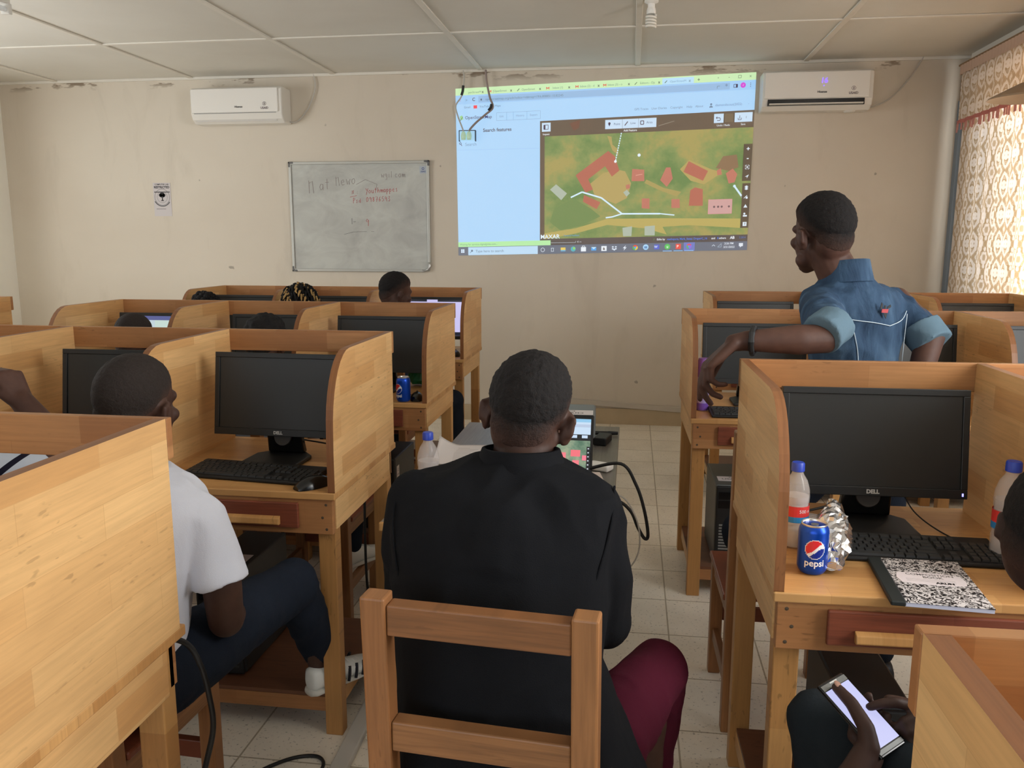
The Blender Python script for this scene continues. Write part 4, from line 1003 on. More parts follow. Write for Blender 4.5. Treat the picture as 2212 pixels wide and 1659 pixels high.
def clear_mat(name, rgb, alpha=0.35, rough=0.12):
    t = NT(name); t.set(rough, 0, 0.6); t.base(lin(rgb)); t.p.inputs['Alpha'].default_value = alpha
    return t.m
M_pet = clear_mat('clear bottle plastic', (236, 232, 232), 0.30); M_water = clear_mat('water', (226, 222, 222), 0.40, 0.05)
M_cap = plain('blue bottle cap', (44, 72, 186), 0.4)
def make_bottle(label, loc, band, rz=0, scale=1.0):
    t = thing('water_bottle', label, 'bottle', loc, rz, 'plastic water bottles')
    P = [(0.0, 0.002), (0.026, 0.001), (0.031, 0.010), (0.031, 0.055), (0.029, 0.06), (0.031, 0.066), (0.031, 0.105), (0.0285, 0.110), (0.031, 0.116), (0.0315, 0.13), (0.030, 0.148), (0.024, 0.168), (0.015, 0.182), (0.0125, 0.190), (0.0125, 0.199)]
    P = [(r_ * scale, z * scale) for r_, z in P]
    obj('bottle_body', MB().lathe(P, 28, cap=False), M_pet, t, smooth=True)
    obj('water', MB().lathe([(0.0001, 0.004), (0.029 * scale, 0.006), (0.029 * scale, 0.13 * scale), (0.0001, 0.13 * scale)], 24, cap=False), M_water, t, smooth='auto')
    cp = MB().lathe([(0.0001, 0.2125 * scale), (0.0135 * scale, 0.212 * scale), (0.0155 * scale, 0.209 * scale), (0.0158 * scale, 0.191 * scale), (0.0145 * scale, 0.190 * scale)], 24, cap=False)
    obj('cap', cp, M_cap, t, smooth='auto')
    if band:
        lb = MB().lathe([(0.0318 * scale, 0.068 * scale), (0.0318 * scale, 0.082 * scale)], 28, cap=False, mi=1).lathe([(0.0318 * scale, 0.0822 * scale), (0.0318 * scale, 0.108 * scale)], 28, cap=False, mi=0)
        lb.put(wrap(text_mb('500 ml', 0.012 * scale, 'CENTER'), 0.0322 * scale, 0.096 * scale, 0), mi=2)
        obj('label', lb, [plain('red bottle label', (222, 60, 58), 0.45), plain('blue bottle label', (50, 140, 206), 0.45), M_logowhite], t)
    return t
make_bottle('water bottle with red label half behind the left carrel panel and the foil', at(FL, AF, 0.098, -0.36), True, 0.6)
make_bottle('water bottle with red and blue label beside the dark head in the corner', at(FL, AF, 0.575, -0.385), True, -0.3, 1.12)
make_bottle('water bottle with blue cap on the centre table beside the papers', (-0.632, 2.535, 0.7005), False, 0, 1.12)

# composition book
nb = thing('composition_book', 'black and white marbled composition book lying on the desk edge', 'notebook', (0.650, 1.832, ZT + 0.0005), R(-4))
def marble():
    t = NT('marbled black and white cover'); t.set(0.45, 0, 0.4)
    f = t.noise(t.coord(), 105, 2, 0.5, 1.6)
    t.base(t.ramp(f, [(0.47, lin((34, 32, 34))), (0.53, lin((206, 202, 202)))])); return t.m
bw2, bd2 = 0.195, 0.262
sag = lambda x, y: 0.0015 * math.sin((x + 0.09) * 20)
obj('pages', MB().box((-bw2 / 2 + 0.002, -bd2 / 2, 0.001), (bw2 / 2, bd2 / 2, 0.0095)), plain('page edges', (200, 204, 226), 0.8), nb)
obj('cover', MB().box((-bw2 / 2 + 0.030, -bd2 / 2 - 0.001, 0.0096), (bw2 / 2 + 0.001, bd2 / 2 + 0.001, 0.0108)), marble(), nb)
obj('spine', MB().box((-bw2 / 2, -bd2 / 2 - 0.001, 0.0), (-bw2 / 2 + 0.030, bd2 / 2 + 0.001, 0.0109)), plain('black spine tape', (24, 30, 30), 0.6), nb, bevel=0.003)
lb = [(-0.052, -0.026), (-0.058, 0.0), (-0.052, 0.026), (-0.02, 0.034), (0.045, 0.034), (0.078, 0.026), (0.083, 0.0), (0.078, -0.026), (0.045, -0.034), (-0.02, -0.034)]
lo = obj('title_label', MB().prism(lb, lambda p, z: (p[0], p[1] + 0.005, z), 0.0109, 0.0113), plain('book label', (222, 214, 218), 0.7), nb)
tx = MB()
for s_, x, y, sz, wgt in (('COMPOSITION', 0.014, 0.026, 0.0145, 0.0003), ('BOOK', 0.018, 0.012, 0.0145, 0.0005)): tx.put(text_mb(s_, sz, 'CENTER', 0, wgt), Matrix.Translation((x, y, 0.01145)))
for y in (0.0, -0.006, -0.012): tx.box((-0.04, y - 0.0004, 0.0113), (0.06, y, 0.01145))
obj('title_lettering', tx, M_greyink, lo); obj('stamp_lettering', MB().put(text_mb('ARUN', 0.0135, 'CENTER', 0, 0.0008), Matrix.Translation((0.036, -0.017, 0.01146))), M_ink, lo)

# papers behind the near monitor
pb = thing('open_notebook', 'open notebook and papers half hidden behind the near monitor stand', 'notebook', at(FL, AF, 0.158, -0.20, ZT + 0.0005), R(-22))
obj('cover', MB().box((-0.10, -0.075, 0), (0.10, 0.075, 0.008)), marble(), pb)
obj('page', MB().box((-0.095, -0.04, 0.0082), (0.10, 0.074, 0.0105)), M_paper, pb)
ln = MB()
for k in range(7): ln.box((-0.085, 0.062 - k * 0.014, 0.0105), (0.02 + 0.05 * ((k * 37) % 10) / 10, 0.0635 - k * 0.014, 0.0108))
obj('printed_lines', ln, M_ink, pb)

# crumpled foil wrapper
def crumple(rings, amp, sc, seed):
    out = []
    for r_ in rings:
        q = []
        for p in r_:
            n_ = noise.noise_vector(Vector(p) * sc + Vector((seed, 0, 0)))
            q.append(tuple(Vector(p) + n_ * amp))
        out.append(q)
    return out
fo = thing('foil_wrapper', 'crumpled silver foil wrapper leaning beside the blue drink can', 'food wrapper', at(FL, AF, 0.168, -0.44), R(-12))
rings = []
for k in range(25):
    s_ = k / 24; y = 0.115 - 0.215 * s_; w = 0.022 + 0.022 * math.sin(PI * min(1, s_ * 1.05)); h = 0.085 * (1 - s_) ** 0.9 + 0.018 + 0.018 * math.sin(PI * s_)
    rings.append([(w * math.cos(2 * PI * a / 36), y, 0.010 + h / 2 + h / 2 * math.sin(2 * PI * a / 36)) for a in range(36)])
fb = MB().loft(crumple(rings, 0.0085, 70, 3)); fb.v = [(x, y, max(z, 0.001)) for x, y, z in fb.v]
obj('foil', fb, plain('aluminium foil', (206, 206, 208), 0.22, 0.95), fo)

# spray can
sp = thing('spray_can', 'purple aerosol spray can under the dangling hand', 'spray can', (0.322, 3.70, ZT), R(20))
obj('spray_body', MB().lathe([(0.024, 0.001), (0.0265, 0.006), (0.0265, 0.03), (0.0265, 0.15), (0.024, 0.165)], 30), plain('lilac spray can', (176, 160, 214), 0.3, 0.2), sp, smooth='auto')
obj('purple_band', MB().lathe([(0.0268, 0.004), (0.0268, 0.035)], 30, cap=False), plain('purple band', (112, 76, 168), 0.35), sp)
obj('cap', MB().lathe([(0.0268, 0.150), (0.0268, 0.22), (0.023, 0.232), (0.0001, 0.234)], 30, cap=False), plain('violet cap', (118, 74, 150), 0.35), sp, smooth='auto')
obj('can_print', wrap(disc2(r=0.010), 0.0272, 0.075, -0.3).put(wrap(disc2(r=0.006), 0.0272, 0.095, 0.1)), plain('gold plant print', (150, 136, 90), 0.5), sp)

# ------------------------------------------------------------------ computer towers
M_tower = plain('dark grey steel case', (52, 54, 56), 0.45, 0.3); M_towergrey = plain('grey steel case', (104, 108, 106), 0.45, 0.4)
def tower(label, loc, rz, mat, sticker='top', led=False, lying=False):
    t = thing('computer_tower', label, 'computer tower', loc, rz, 'computer towers')
    w, d, h = 0.155, 0.36, 0.36
    obj('case', MB().box((-w / 2, -d / 2, 0.004), (w / 2, d / 2, h)), mat, t, bevel=0.006)
    f = obj('front_panel', MB().box((-w / 2 + 0.002, -d / 2 - 0.016, 0.006), (w / 2 - 0.002, -d / 2 - 0.001, h - 0.003)), M_black, t, bevel=0.005)
    for z in (0.315, 0.275): obj('drive_bay', MB().box((-0.066, -d / 2 - 0.0185, z - 0.017), (0.066, -d / 2 - 0.0165, z + 0.017)), M_blackgloss, f, bevel=0.001)
    g = MB()
    for k in range(12): g.box((-0.06, -d / 2 - 0.0175, 0.03 + k * 0.0135), (0.06, -d / 2 - 0.0165, 0.037 + k * 0.0135))
    obj('front_grille', g, M_grey if mat is M_towergrey else M_key, f)
    if led:
        obj('power_light', MB().lathe([(0.005, 0), (0.004, 0.002), (0.0001, 0.002)], 14, cap=False), plain('red power light', (255, 90, 70), 0.4, emit=(255, 70, 50), es=1.6), f).matrix_local = frame((0.03, -d / 2 - 0.0185, 0.225), (1, 0, 0), (0, 0, 1))
    if sticker == 'top':
        s_ = obj('sticker', MB().box((-0.06, -0.12, h + 0.0004), (0.06, -0.05, h + 0.0012)), M_paper, t)
        obj('sticker_print', MB().put(text_mb('USAID', 0.03, 'CENTER', 0, 0.0005), Matrix.Translation((0, -0.092, h + 0.0015))).put(MB().lathe([(0.006, 0), (0.009, 0)], 16, cap=False), Matrix.Translation((0, -0.065, h + 0.0015))), M_greyink, s_)
    elif sticker == 'side':
        s_ = obj('sticker', MB().box((w / 2 + 0.0004, -0.155, 0.255), (w / 2 + 0.0012, -0.115, 0.315)), M_paper, t)
        obj('sticker_print', MB().put(text_mb('USAID', 0.012, 'CENTER', 0, 0.0003), frame((w / 2 + 0.0016, -0.135, 0.272), (0, 1, 0), (0, 0, 1))).put(MB().lathe([(0.006, 0), (0.009, 0)], 16, cap=False), frame((w / 2 + 0.0016, -0.135, 0.295), (0, 1, 0), (0, 0, 1))), M_greyink, s_)
    return t
tower('black computer tower with a red light under the aisle desk, behind the jeans', (-1.30, 2.58, 0.132), 0, M_tower, 'top', True)
tower('black computer tower with small white sticker on its side, beside the desk leg', (-1.195, 4.0, 0.132), 0, M_tower, 'side')
tower('grey computer tower with white sticker on top under the spray can desk', at(GLc, AG, 0.205, -0.38, 0.132), AG, M_towergrey)
tower('black computer tower on the foot shelf behind the lit phone', at(FL, AF, 0.27, -0.36, 0.132), AF, M_tower, None)

# ------------------------------------------------------------------ chairs
def make_chair(label, loc, rz):
    """plain wooden classroom chair, front towards +y"""
    t = thing('wooden_chair', label, 'chair', loc, rz, 'wooden classroom chairs')
    w, d, zs = 0.382, 0.40, 0.445
    for s_ in (-1, 1):
        x = s_ * (w / 2 - 0.021)
        obj('back_post', MB().loft([[(x - 0.021, -0.03 + y - 0.020, z), (x + 0.021, -0.03 + y - 0.020, z), (x + 0.021, -0.03 + y + 0.022, z), (x - 0.021, -0.03 + y + 0.022, z)] for y, z in ((0.03, 0), (0.03, 0.44), (0.0, 0.985))]), W_chair, t, bevel=0.004)
        obj('leg', MB().box((x - 0.021, d - 0.045, 0), (x + 0.021, d - 0.003, zs - 0.021)), W_chair, t, bevel=0.004)
        obj('side_stretcher', MB().box((x - 0.012, 0.0235, 0.13), (x + 0.012, d - 0.047, 0.175)), W_chair_rail, t, bevel=0.003)
        obj('seat_rail', MB().box((x - 0.014, 0.0235, zs - 0.075), (x + 0.014, d - 0.047, zs - 0.0215)), W_chair_rail, t, bevel=0.003)
    for z0, z1, y in ((0.920, 0.972, -0.026), (0.712, 0.764, -0.015)):
        obj('back_rail', MB().box((-w / 2 + 0.0425, y - 0.016, z0), (w / 2 - 0.0425, y + 0.016, z1)), W_chair_rail, t, bevel=0.003)
    obj('front_rail', MB().box((-w / 2 + 0.0425, d - 0.035, zs - 0.075), (w / 2 - 0.0425, d - 0.012, zs - 0.0215)), W_chair_rail, t, bevel=0.003)
    obj('front_stretcher', MB().box((-w / 2 + 0.0425, d - 0.035, 0.20), (w / 2 - 0.0425, d - 0.012, 0.25)), W_seat, t, bevel=0.003)
    obj('seat', MB().box((-w / 2 - 0.005, 0.024, zs - 0.02), (w / 2 + 0.005, d + 0.012, zs)), W_seat, t, bevel=0.005)
    return t
ch = make_chair('wooden chair nearest the camera, under the man in the black blazer', (-0.221, 1.231, 0), R(-5))
dup(ch, (-1.25, 1.50, 0), R(-3), 'wooden chair under the man in the white T-shirt')
dup(ch, (0.505, 2.52, 0), R(1), 'reddish wooden chair between the two right-hand desks, knee on its seat')
dup(ch, (-1.28, 3.06, 0), 0, 'wooden chair with a white shoe resting on its stretcher')
dup(ch, (-1.80, 3.18, 0), 0, 'wooden chair under the sitter with a dark fuzzy head')
dup(ch, (-2.36, 3.18, 0), 0, 'wooden chair under the sitter before the lit monitor with a green page')
dup(ch, (-1.46, 4.58, 0), 0, 'wooden chair under the front row sitter who turns his head right')
dup(ch, (-2.06, 4.58, 0), 0, 'wooden chair under the dreadlocked sitter')
dup(ch, (-2.69, 4.58, 0), 0, 'wooden chair under the curly-haired sitter')
dup(ch, (-1.93, 1.55, 0), 0, 'wooden chair under the sitter with the raised fist')
dup(ch, (0.80, 0.97, 0), R(40), 'wooden chair under the man holding the phone')

# ------------------------------------------------------------------ centre table and what stands on it
TX0, TX1, TY0, TY1, TZ = -0.737, -0.038, 2.345, 3.765, 0.70
tb = thing('centre_table', 'long worn grey wooden table in the aisle carrying the laptop and projector', 'table', ((TX0 + TX1) / 2, (TY0 + TY1) / 2, 0))
hx, hy = (TX1 - TX0) / 2, (TY1 - TY0) / 2
obj('table_top', MB().box((-hx, -hy, TZ - 0.025), (hx, hy, TZ)), W_table, tb, bevel=0.003)
obj('edge_strip', MB().box((-hx - 0.001, -hy - 0.014, TZ - 0.026), (hx + 0.001, -hy - 0.0005, TZ + 0.001)), W_leg, tb, bevel=0.003, label='pale raw wooden strip along the near edge')
for sx in (-1, 1):
    for sy in (-1, 1):
        x, y = sx * (hx - 0.05), sy * (hy - 0.06)
        obj('leg', MB().box((x - 0.025, y - 0.025, 0), (x + 0.025, y + 0.025, TZ - 0.026)), W_leg, tb, bevel=0.003)
    obj('table_apron', MB().box((sx * (hx - 0.05) - 0.011, -hy + 0.087, TZ - 0.11), (sx * (hx - 0.05) + 0.011, hy - 0.087, TZ - 0.026)), W_leg, tb)

lp = thing('laptop', 'open black laptop with a map page before the man in the blazer', 'laptop', (-0.286, 2.40, TZ + 0.0005), R(-1.5))
obj('laptop_base', MB().box((-0.166, -0.01, 0.002), (0.166, 0.215, 0.018)), M_black, lp, bevel=0.004)
ky = MB()
for j in range(5):
    for i in range(15): ky.box((-0.150 + i * 0.0202, 0.095 + j * 0.0215, 0.0182), (-0.150 + i * 0.0202 + 0.0175, 0.095 + j * 0.0215 + 0.0185, 0.0198))
obj('laptop_keys', ky, M_key, lp)
tl = Matrix.Rotation(R(-20), 3, 'X'); pv = Vector((0, 0.222, 0.016))
def lid(mb): mb.v = [tuple(pv + tl @ Vector(p)) for p in mb.v]; return mb
L_ = obj('laptop_lid', lid(MB().box((-0.166, 0.0, 0.0), (0.166, 0.008, 0.272))), M_black, lp, bevel=0.004)
def lap(x0, y0, x1, y1, rgb, k): return lid(MB().box((-0.157 + 0.314 * x0, -0.0006 - 0.0002 * k, 0.018 + 0.240 * (1 - y1)), (-0.157 + 0.314 * x1, -0.0001 - 0.0002 * k, 0.018 + 0.240 * (1 - y0)))), plain('lit laptop picture', (10, 10, 10), 0.4, emit=rgb, es=0.95)
def lapmap():
    t = NT('lit laptop map'); t.base((0.01, 0.01, 0.01)); t.set(0.4)
    f = t.noise(t.coord(), 28, 4, 0.6)
    t.l(t.ramp(f, [(0.35, lin((84, 118, 96))), (0.5, lin((120, 146, 122))), (0.66, lin((160, 170, 140)))]), t.p.inputs['Emission Color']); t.p.inputs['Emission Strength'].default_value = 0.95
    return t.m
for nm, x0, y0, x1, y1, rgb, k in (('lit_page', 0, 0, 1, 1, (206, 228, 250), 0), ('lit_tab_bar', 0, 0, 1, 0.045, (150, 205, 240), 1), ('lit_address_bar', 0, 0.075, 1, 0.115, (190, 206, 230), 1), ('lit_dark_bar', 0.3, 0.215, 1, 0.30, (26, 28, 32), 1), ('lit_task_bar', 0, 0.95, 1, 1, (30, 34, 48), 2)):
    m_, mt = lap(x0, y0, x1, y1, rgb, k); obj(nm, m_, mt, L_)
m_, _m = lap(0.31, 0.30, 1, 0.95, (0, 0, 0), 1); obj('lit_map', m_, lapmap(), L_)
for x0, y0, x1, y1, rgb in ((0.42, 0.42, 0.52, 0.56, (240, 120, 130)), (0.60, 0.50, 0.66, 0.58, (250, 140, 150)), (0.70, 0.47, 0.75, 0.56, (250, 130, 140)), (0.80, 0.43, 0.90, 0.52, (250, 120, 130)), (0.92, 0.50, 0.97, 0.57, (250, 130, 150)), (0.82, 0.57, 0.89, 0.67, (250, 130, 140)), (0.66, 0.64, 0.71, 0.70, (250, 140, 150)), (0.90, 0.68, 1.0, 0.77, (214, 130, 226))):
    m_, mt = lap(x0, y0, min(x1, 0.985), y1, rgb, 2); obj('lit_building', m_, mt, L_)
for x0 in (0.80, 0.91): 
    m_, mt = lap(x0, 0.225, x0 + 0.06, 0.265, (206, 226, 250), 2); obj('lit_button', m_, mt, L_)
m_, mt = lap(0.965, 0.38, 1.0, 0.86, (30, 30, 34), 3); obj('lit_side_bar', m_, mt, L_)
for k in range(8):
    m_, mt = lap(0.975, 0.40 + k * 0.055, 0.99, 0.415 + k * 0.055, (220, 226, 236), 4); obj('lit_icon', m_, mt, L_)

pj_ = thing('projector', 'grey projector with a white label behind the laptop', 'projector', (-0.285, 3.30, TZ + 0.001), R(2))
obj('projector_body', MB().box((-0.155, -0.12, 0.075), (0.155, 0.12, 0.168)), plain('grey projector casing', (112, 120, 124), 0.45), pj_, bevel=0.012, seg=3)
for x in (-0.12, 0.12):
    for y in (-0.09, 0.09): obj('foot', MB().lathe([(0.012, 0), (0.012, 0.012), (0.007, 0.014), (0.007, 0.0745)], 14, (x, y, 0)), M_blackgloss, pj_)
s_ = obj('label', MB().box((-0.03, -0.105, 0.1685), (0.145, -0.02, 0.1695)), M_paper, pj_)
obj('label_print', MB().put(text_mb('USAID', 0.036, 'CENTER', 0, 0.0006), Matrix.Translation((0.058, -0.078, 0.1698))).put(MB().lathe([(0.012, 0), (0.016, 0)], 18, cap=False), Matrix.Translation((0.058, -0.042, 0.1698))), M_greyink, s_)
obj('lens', MB().lathe([(0.034, 0), (0.034, 0.03), (0.026, 0.032), (0.024, 0.012), (0.0001, 0.010)], 24, cap=False), M_blackgloss, pj_).matrix_local = frame((0.07, 0.118, 0.12), (-1, 0, 0), (0, 0, 1))

pp = thing('paper_sheets', 'curled handwritten paper sheets on the centre table beside the blue-capped bottle', 'paper', (-0.655, 3.17, TZ + 0.001), R(8))
mb = MB(); nx = 14; ny = 14; fr_ = []
for j in range(ny + 1):
    for i in range(nx + 1):
        x = -0.105 + 0.21 * i / nx; y = -0.148 + 0.296 * j / ny
        u_ = max(0, 0.45 - (x + 0.105) / 0.21) * max(0, (y + 0.02) / 0.17)
        fr_.append((x + 0.02 * u_, y - 0.03 * u_, 0.0005 + 0.16 * u_ ** 1.6))
for j in range(ny):
    for i in range(nx): mb.f.append((j * (nx + 1) + i, j * (nx + 1) + i + 1, (j + 1) * (nx + 1) + i + 1, (j + 1) * (nx + 1) + i))
mb.v = fr_; mb.m = [0] * len(mb.f)
po = obj('top_sheet', mb, M_paper, pp, smooth=True); md = po.modifiers.new('thickness', 'SOLIDIFY'); md.thickness = 0.0006; md.offset = 1
obj('lower_sheet', MB().box((-0.085, -0.15, 0.0), (0.125, 0.14, 0.0004)), M_paper, pp)
ln = MB()
for k in range(11): ln.box((-0.03, -0.13 + k * 0.022, 0.0013), (0.03 + 0.05 * ((k * 53) % 10) / 10, -0.1285 + k * 0.022, 0.0016))
obj('handwritten_lines', ln, M_greyink, pp)

ad = thing('power_adapter', 'black power adapter block on the table to the right of the laptop', 'adapter', (-0.105, 3.44, TZ + 0.001), R(-12))
obj('adapter_body', MB().box((-0.028, -0.055, 0), (0.028, 0.055, 0.032)), M_black, ad, bevel=0.005)
pn = thing('marker_pen', 'black marker pen lying at the far end of the table beside the adapter', 'pen', (-0.118, 3.58, TZ + 0.0105), 0)
obj('pen_barrel', MB().tube([(-0.04, 0, 0), (0.035, 0.006, 0)], 0.0085, 14), M_blackgloss, pn, smooth='auto'); obj('pen_cap', MB().tube([(0.0355, 0.006, 0), (0.075, 0.009, 0)], [0.0095, 0.007], 14), M_black, pn, smooth='auto')
bx = thing('white_adapter', 'small white adapter on the table beside the right edge of the laptop', 'adapter', (-0.10, 3.02, TZ + 0.001), R(-25))
obj('adapter_body', MB().box((-0.045, -0.028, 0), (0.045, 0.028, 0.026)), M_white, bx, bevel=0.008, seg=3)
bk = thing('small_booklet', 'small white booklet with an orange edge leaning by the laptop corner', 'booklet', (-0.135, 2.86, TZ + 0.001), R(10))
obj('booklet_pages', MB().box((-0.05, -0.07, 0.0), (0.05, 0.07, 0.012)), M_paper, bk); obj('booklet_cover', MB().box((-0.051, -0.071, 0.0125), (0.051, 0.071, 0.0137)), plain('white orange cover', (222, 206, 198), 0.6), bk)

def cable(label, pts, r=0.004, mat=None, group=None, name='cable'):
    o = thing(name, label, 'cable', pts[0], 0, group)
    q = [Vector(p) - Vector(pts[0]) for p in pts]
    obj('cord', MB().tube(spline(q), r, 8), mat or M_cable, o, smooth=True)
    return o
cable('thick black cable looping off the table edge to the right of the laptop', [(-0.135, 2.66, TZ + 0.10), (-0.02, 2.62, 0.835), (0.03, 2.61, 0.77), (0.058, 2.60, 0.69), (0.072, 2.60, 0.61), (0.062, 2.60, 0.595), (0.04, 2.60, 0.63), (0.015, 2.60, 0.685), (-0.03, 2.61, 0.715), (-0.10, 2.62, TZ + 0.012)], 0.0055)
cable('thin grey cable drooping in a loop beside the thick black cable', [(-0.10, 2.50, TZ + 0.02), (-0.02, 2.50, 0.765), (0.03, 2.50, 0.70), (0.045, 2.50, 0.62), (0.03, 2.50, 0.555), (-0.02, 2.50, 0.50), (-0.10, 2.5, 0.45), (-0.16, 2.5, 0.3), (-0.18, 2.5, 0.006)], 0.0025, M_greycable)
cable('black cable curled on the table to the left of the laptop', [(-0.46, 2.85, TZ + 0.005), (-0.50, 2.95, TZ + 0.03), (-0.515, 3.05, TZ + 0.05), (-0.48, 3.15, TZ + 0.03), (-0.43, 3.2, TZ + 0.02)], 0.006)
cable('black cable loop on the floor between the chair and the left desk', [(-1.08, 2.02, 0.006), (-1.04, 2.10, 0.006), (-0.97, 2.17, 0.006), (-0.90, 2.185, 0.006), (-0.868, 2.13, 0.006), (-0.90, 2.0, 0.006)], 0.0055)
cable('black cable hanging down beside the nearest left desk leg', [(-0.905, 1.42, 0.775), (-0.875, 1.47, 0.735), (-0.850, 1.475, 0.685), (-0.836, 1.475, 0.62), (-0.832, 1.475, 0.55), (-0.850, 1.47, 0.47), (-0.90, 1.47, 0.30), (-0.96, 1.46, 0.10), (-1.02, 1.45, 0.008), (-1.15, 1.44, 0.008)], 0.006)
cable('black cable behind the left chair post running up from the floor', [(-0.78, 2.30, 0.006), (-0.76, 2.26, 0.08), (-0.745, 2.33, 0.30), (-0.74, 2.45, 0.55), (-0.72, 2.5, 0.668)], 0.0045)
cable('black cable hanging under the aisle desk behind its leg', [(-0.945, 2.83, 0.66), (-0.945, 2.82, 0.48), (-0.94, 2.81, 0.30), (-0.945, 2.87, 0.16), (-0.95, 3.0, 0.006), (-0.98, 3.2, 0.006)], 0.005)
cable('monitor lead drooping behind the aisle desk monitor', [(-1.26, 2.745, 0.93), (-1.22, 2.75, 0.87), (-1.15, 2.74, 0.85), (-1.05, 2.71, 0.845), (-0.98, 2.65, 0.85), (-0.93, 2.57, 0.825), (-0.90, 2.50, ZT + 0.004)], 0.003)
cable('cable crossing the desk to the right of the near monitor stand', [at(FL, AF, 0.42, -0.10, ZT + 0.09), at(FL, AF, 0.45, -0.14, ZT + 0.03), at(FL, AF, 0.49, -0.22, ZT + 0.004), at(FL, AF, 0.53, -0.33, ZT + 0.004)], 0.002)
cable('black lead draped over the papers behind the near monitor', [at(FL, AF, 0.10, -0.22, ZT + 0.03), at(FL, AF, 0.20, -0.20, ZT + 0.05), at(FL, AF, 0.225, -0.19, ZT + 0.06)], 0.0035)

# floor trunking strip and socket boxes along the aisle
fd = thing('floor_trunking', 'long white cable trunking lying on the floor along the left desks', 'trunking', (-0.80, 1.7, 0), R(2))
obj('trunking_strip', MB().box((-0.028, 0, 0.0005), (0.028, 1.9, 0.022)), plain('scuffed white trunking', (196, 192, 184), 0.5), fd, bevel=0.006)
ps = thing('power_strip', 'white power strip box standing behind the left chair post', 'power strip', (-0.80, 2.62, 0.0235), R(2))
obj('strip_body', MB().box((-0.045, -0.11, 0), (0.045, 0.11, 0.07)), plain('white power strip', (196, 196, 196), 0.45), ps, bevel=0.005)
for y in (-0.06, 0.0, 0.06): obj('outlet', MB().box((-0.018, y - 0.018, 0.0705), (0.018, y + 0.018, 0.0725)), M_grey, ps, bevel=0.002)
gb = thing('green_bag', 'crumpled green plastic bag behind the monitor above the distant drink can', 'bag', (-1.06, 4.14, ZT + 0.001), 0)
rg = crumple([[(0.075 * w_ * math.cos(2 * PI * a / 24), 0.04 * w_ * math.sin(2 * PI * a / 24), z) for a in range(24)] for z, w_ in ((0.012, 0.8), (0.03, 1.0), (0.07, 0.9), (0.11, 0.7), (0.14, 0.35))], 0.012, 30, 4)
gm = MB().loft(rg); gm.v = [(x, y, max(z, 0.0005)) for x, y, z in gm.v]
obj('bag_body', gm, plain('green plastic', (30, 120, 78), 0.4), gb)
# ------------------------------------------------------------------ people
def skin(name, rgb, rgb2):
    t = NT(name); t.set(0.55, 0, 0.25)
    co = t.coord()
    t.base(t.mix(t.ramp(t.noise(co, 14, 3, 0.6), [(0.35, 0.0), (0.7, 1.0)]), lin(rgb), lin(rgb2)))
    t.bump(t.noise(co, 260, 3), 0.12, 0.001); return t.m
SK1 = skin('dark brown skin', (74, 51, 42), (62, 42, 35)); SK2 = skin('deep brown skin', (68, 48, 41), (56, 40, 34)); SK3 = skin('warm brown skin', (84, 58, 48), (68, 46, 39))
def hair_mat(name, rgb, scale=170, amt=0.9, skin=None, power=0.5):
    t = NT(name); t.set(0.85, 0, 0.2)
    co = t.coord(); f = t.noise(co, scale, 3, 0.7)
    c = t.mix(f, tuple(x * 0.45 for x in lin(rgb)), tuple(x * 1.5 for x in lin(rgb)))
    if skin:
        a = t.n('ShaderNodeAttribute'); a.attribute_name = 'fade'
        d = t.math('ADD', t.math('POWER', a.outputs['Fac'], power), t.math('MULTIPLY', t.math('SUBTRACT', f, 0.5), 0.5), True)
        c = t.mix(d, lin(skin), c)
    t.base(c); t.bump(f, amt, 0.004); return t.m
H_black = hair_mat('black hair', (30, 28, 28)); H_fade1 = hair_mat('short black hair with a fade', (30, 28, 28), 170, 0.9, (74, 52, 44), 0.9); H_fade3 = hair_mat('short hair, high fade', (26, 24, 24), 170, 0.9, (70, 50, 42), 0.8); H_shaved = hair_mat('close shaved hair', (46, 40, 37), 190, 0.9, (80, 56, 46), 0.4)
def cloth(name, rgb, weave=420, fold=0.35, fscale=7, rough=0.9, vary=0.12, sheen=0.0):
    t = NT(name); t.set(rough, 0, 0.08)
    co = t.coord(); c = lin(rgb)
    f = t.noise(t.scaled(co, (1, 1, 0.6)), 9, 4, 0.6)
    t.base(t.mix(f, tuple(x * (1 - vary) for x in c), tuple(min(1, x * (1 + vary)) for x in c)))
    wv = t.noise(co, weave, 2); fd_ = t.noise(t.scaled(co, (1, 1, 0.5)), fscale, 3, 0.55, 0.8)
    t.bump(t.math('ADD', t.math('MULTIPLY', wv, 0.12), t.math('MULTIPLY', fd_, 1.0)), fold, 0.02); return t.m
C_blazer = cloth('black blazer wool', (23, 24, 27), 500, 0.25, 6); C_maroon = cloth('maroon trousers', (72, 22, 38), 500, 0.3, 8); C_white = cloth('white cotton jersey', (212, 215, 226), 500, 0.35, 8, vary=0.03)
C_jeans = cloth('dark blue jeans', (32, 38, 49), 380, 0.4, 10, vary=0.25); C_jeans2 = cloth('washed grey blue jeans', (36, 41, 45), 380, 0.4, 10, vary=0.3); C_black = cloth('dark shirt cloth', (40, 42, 46), 500, 0.3, 8)
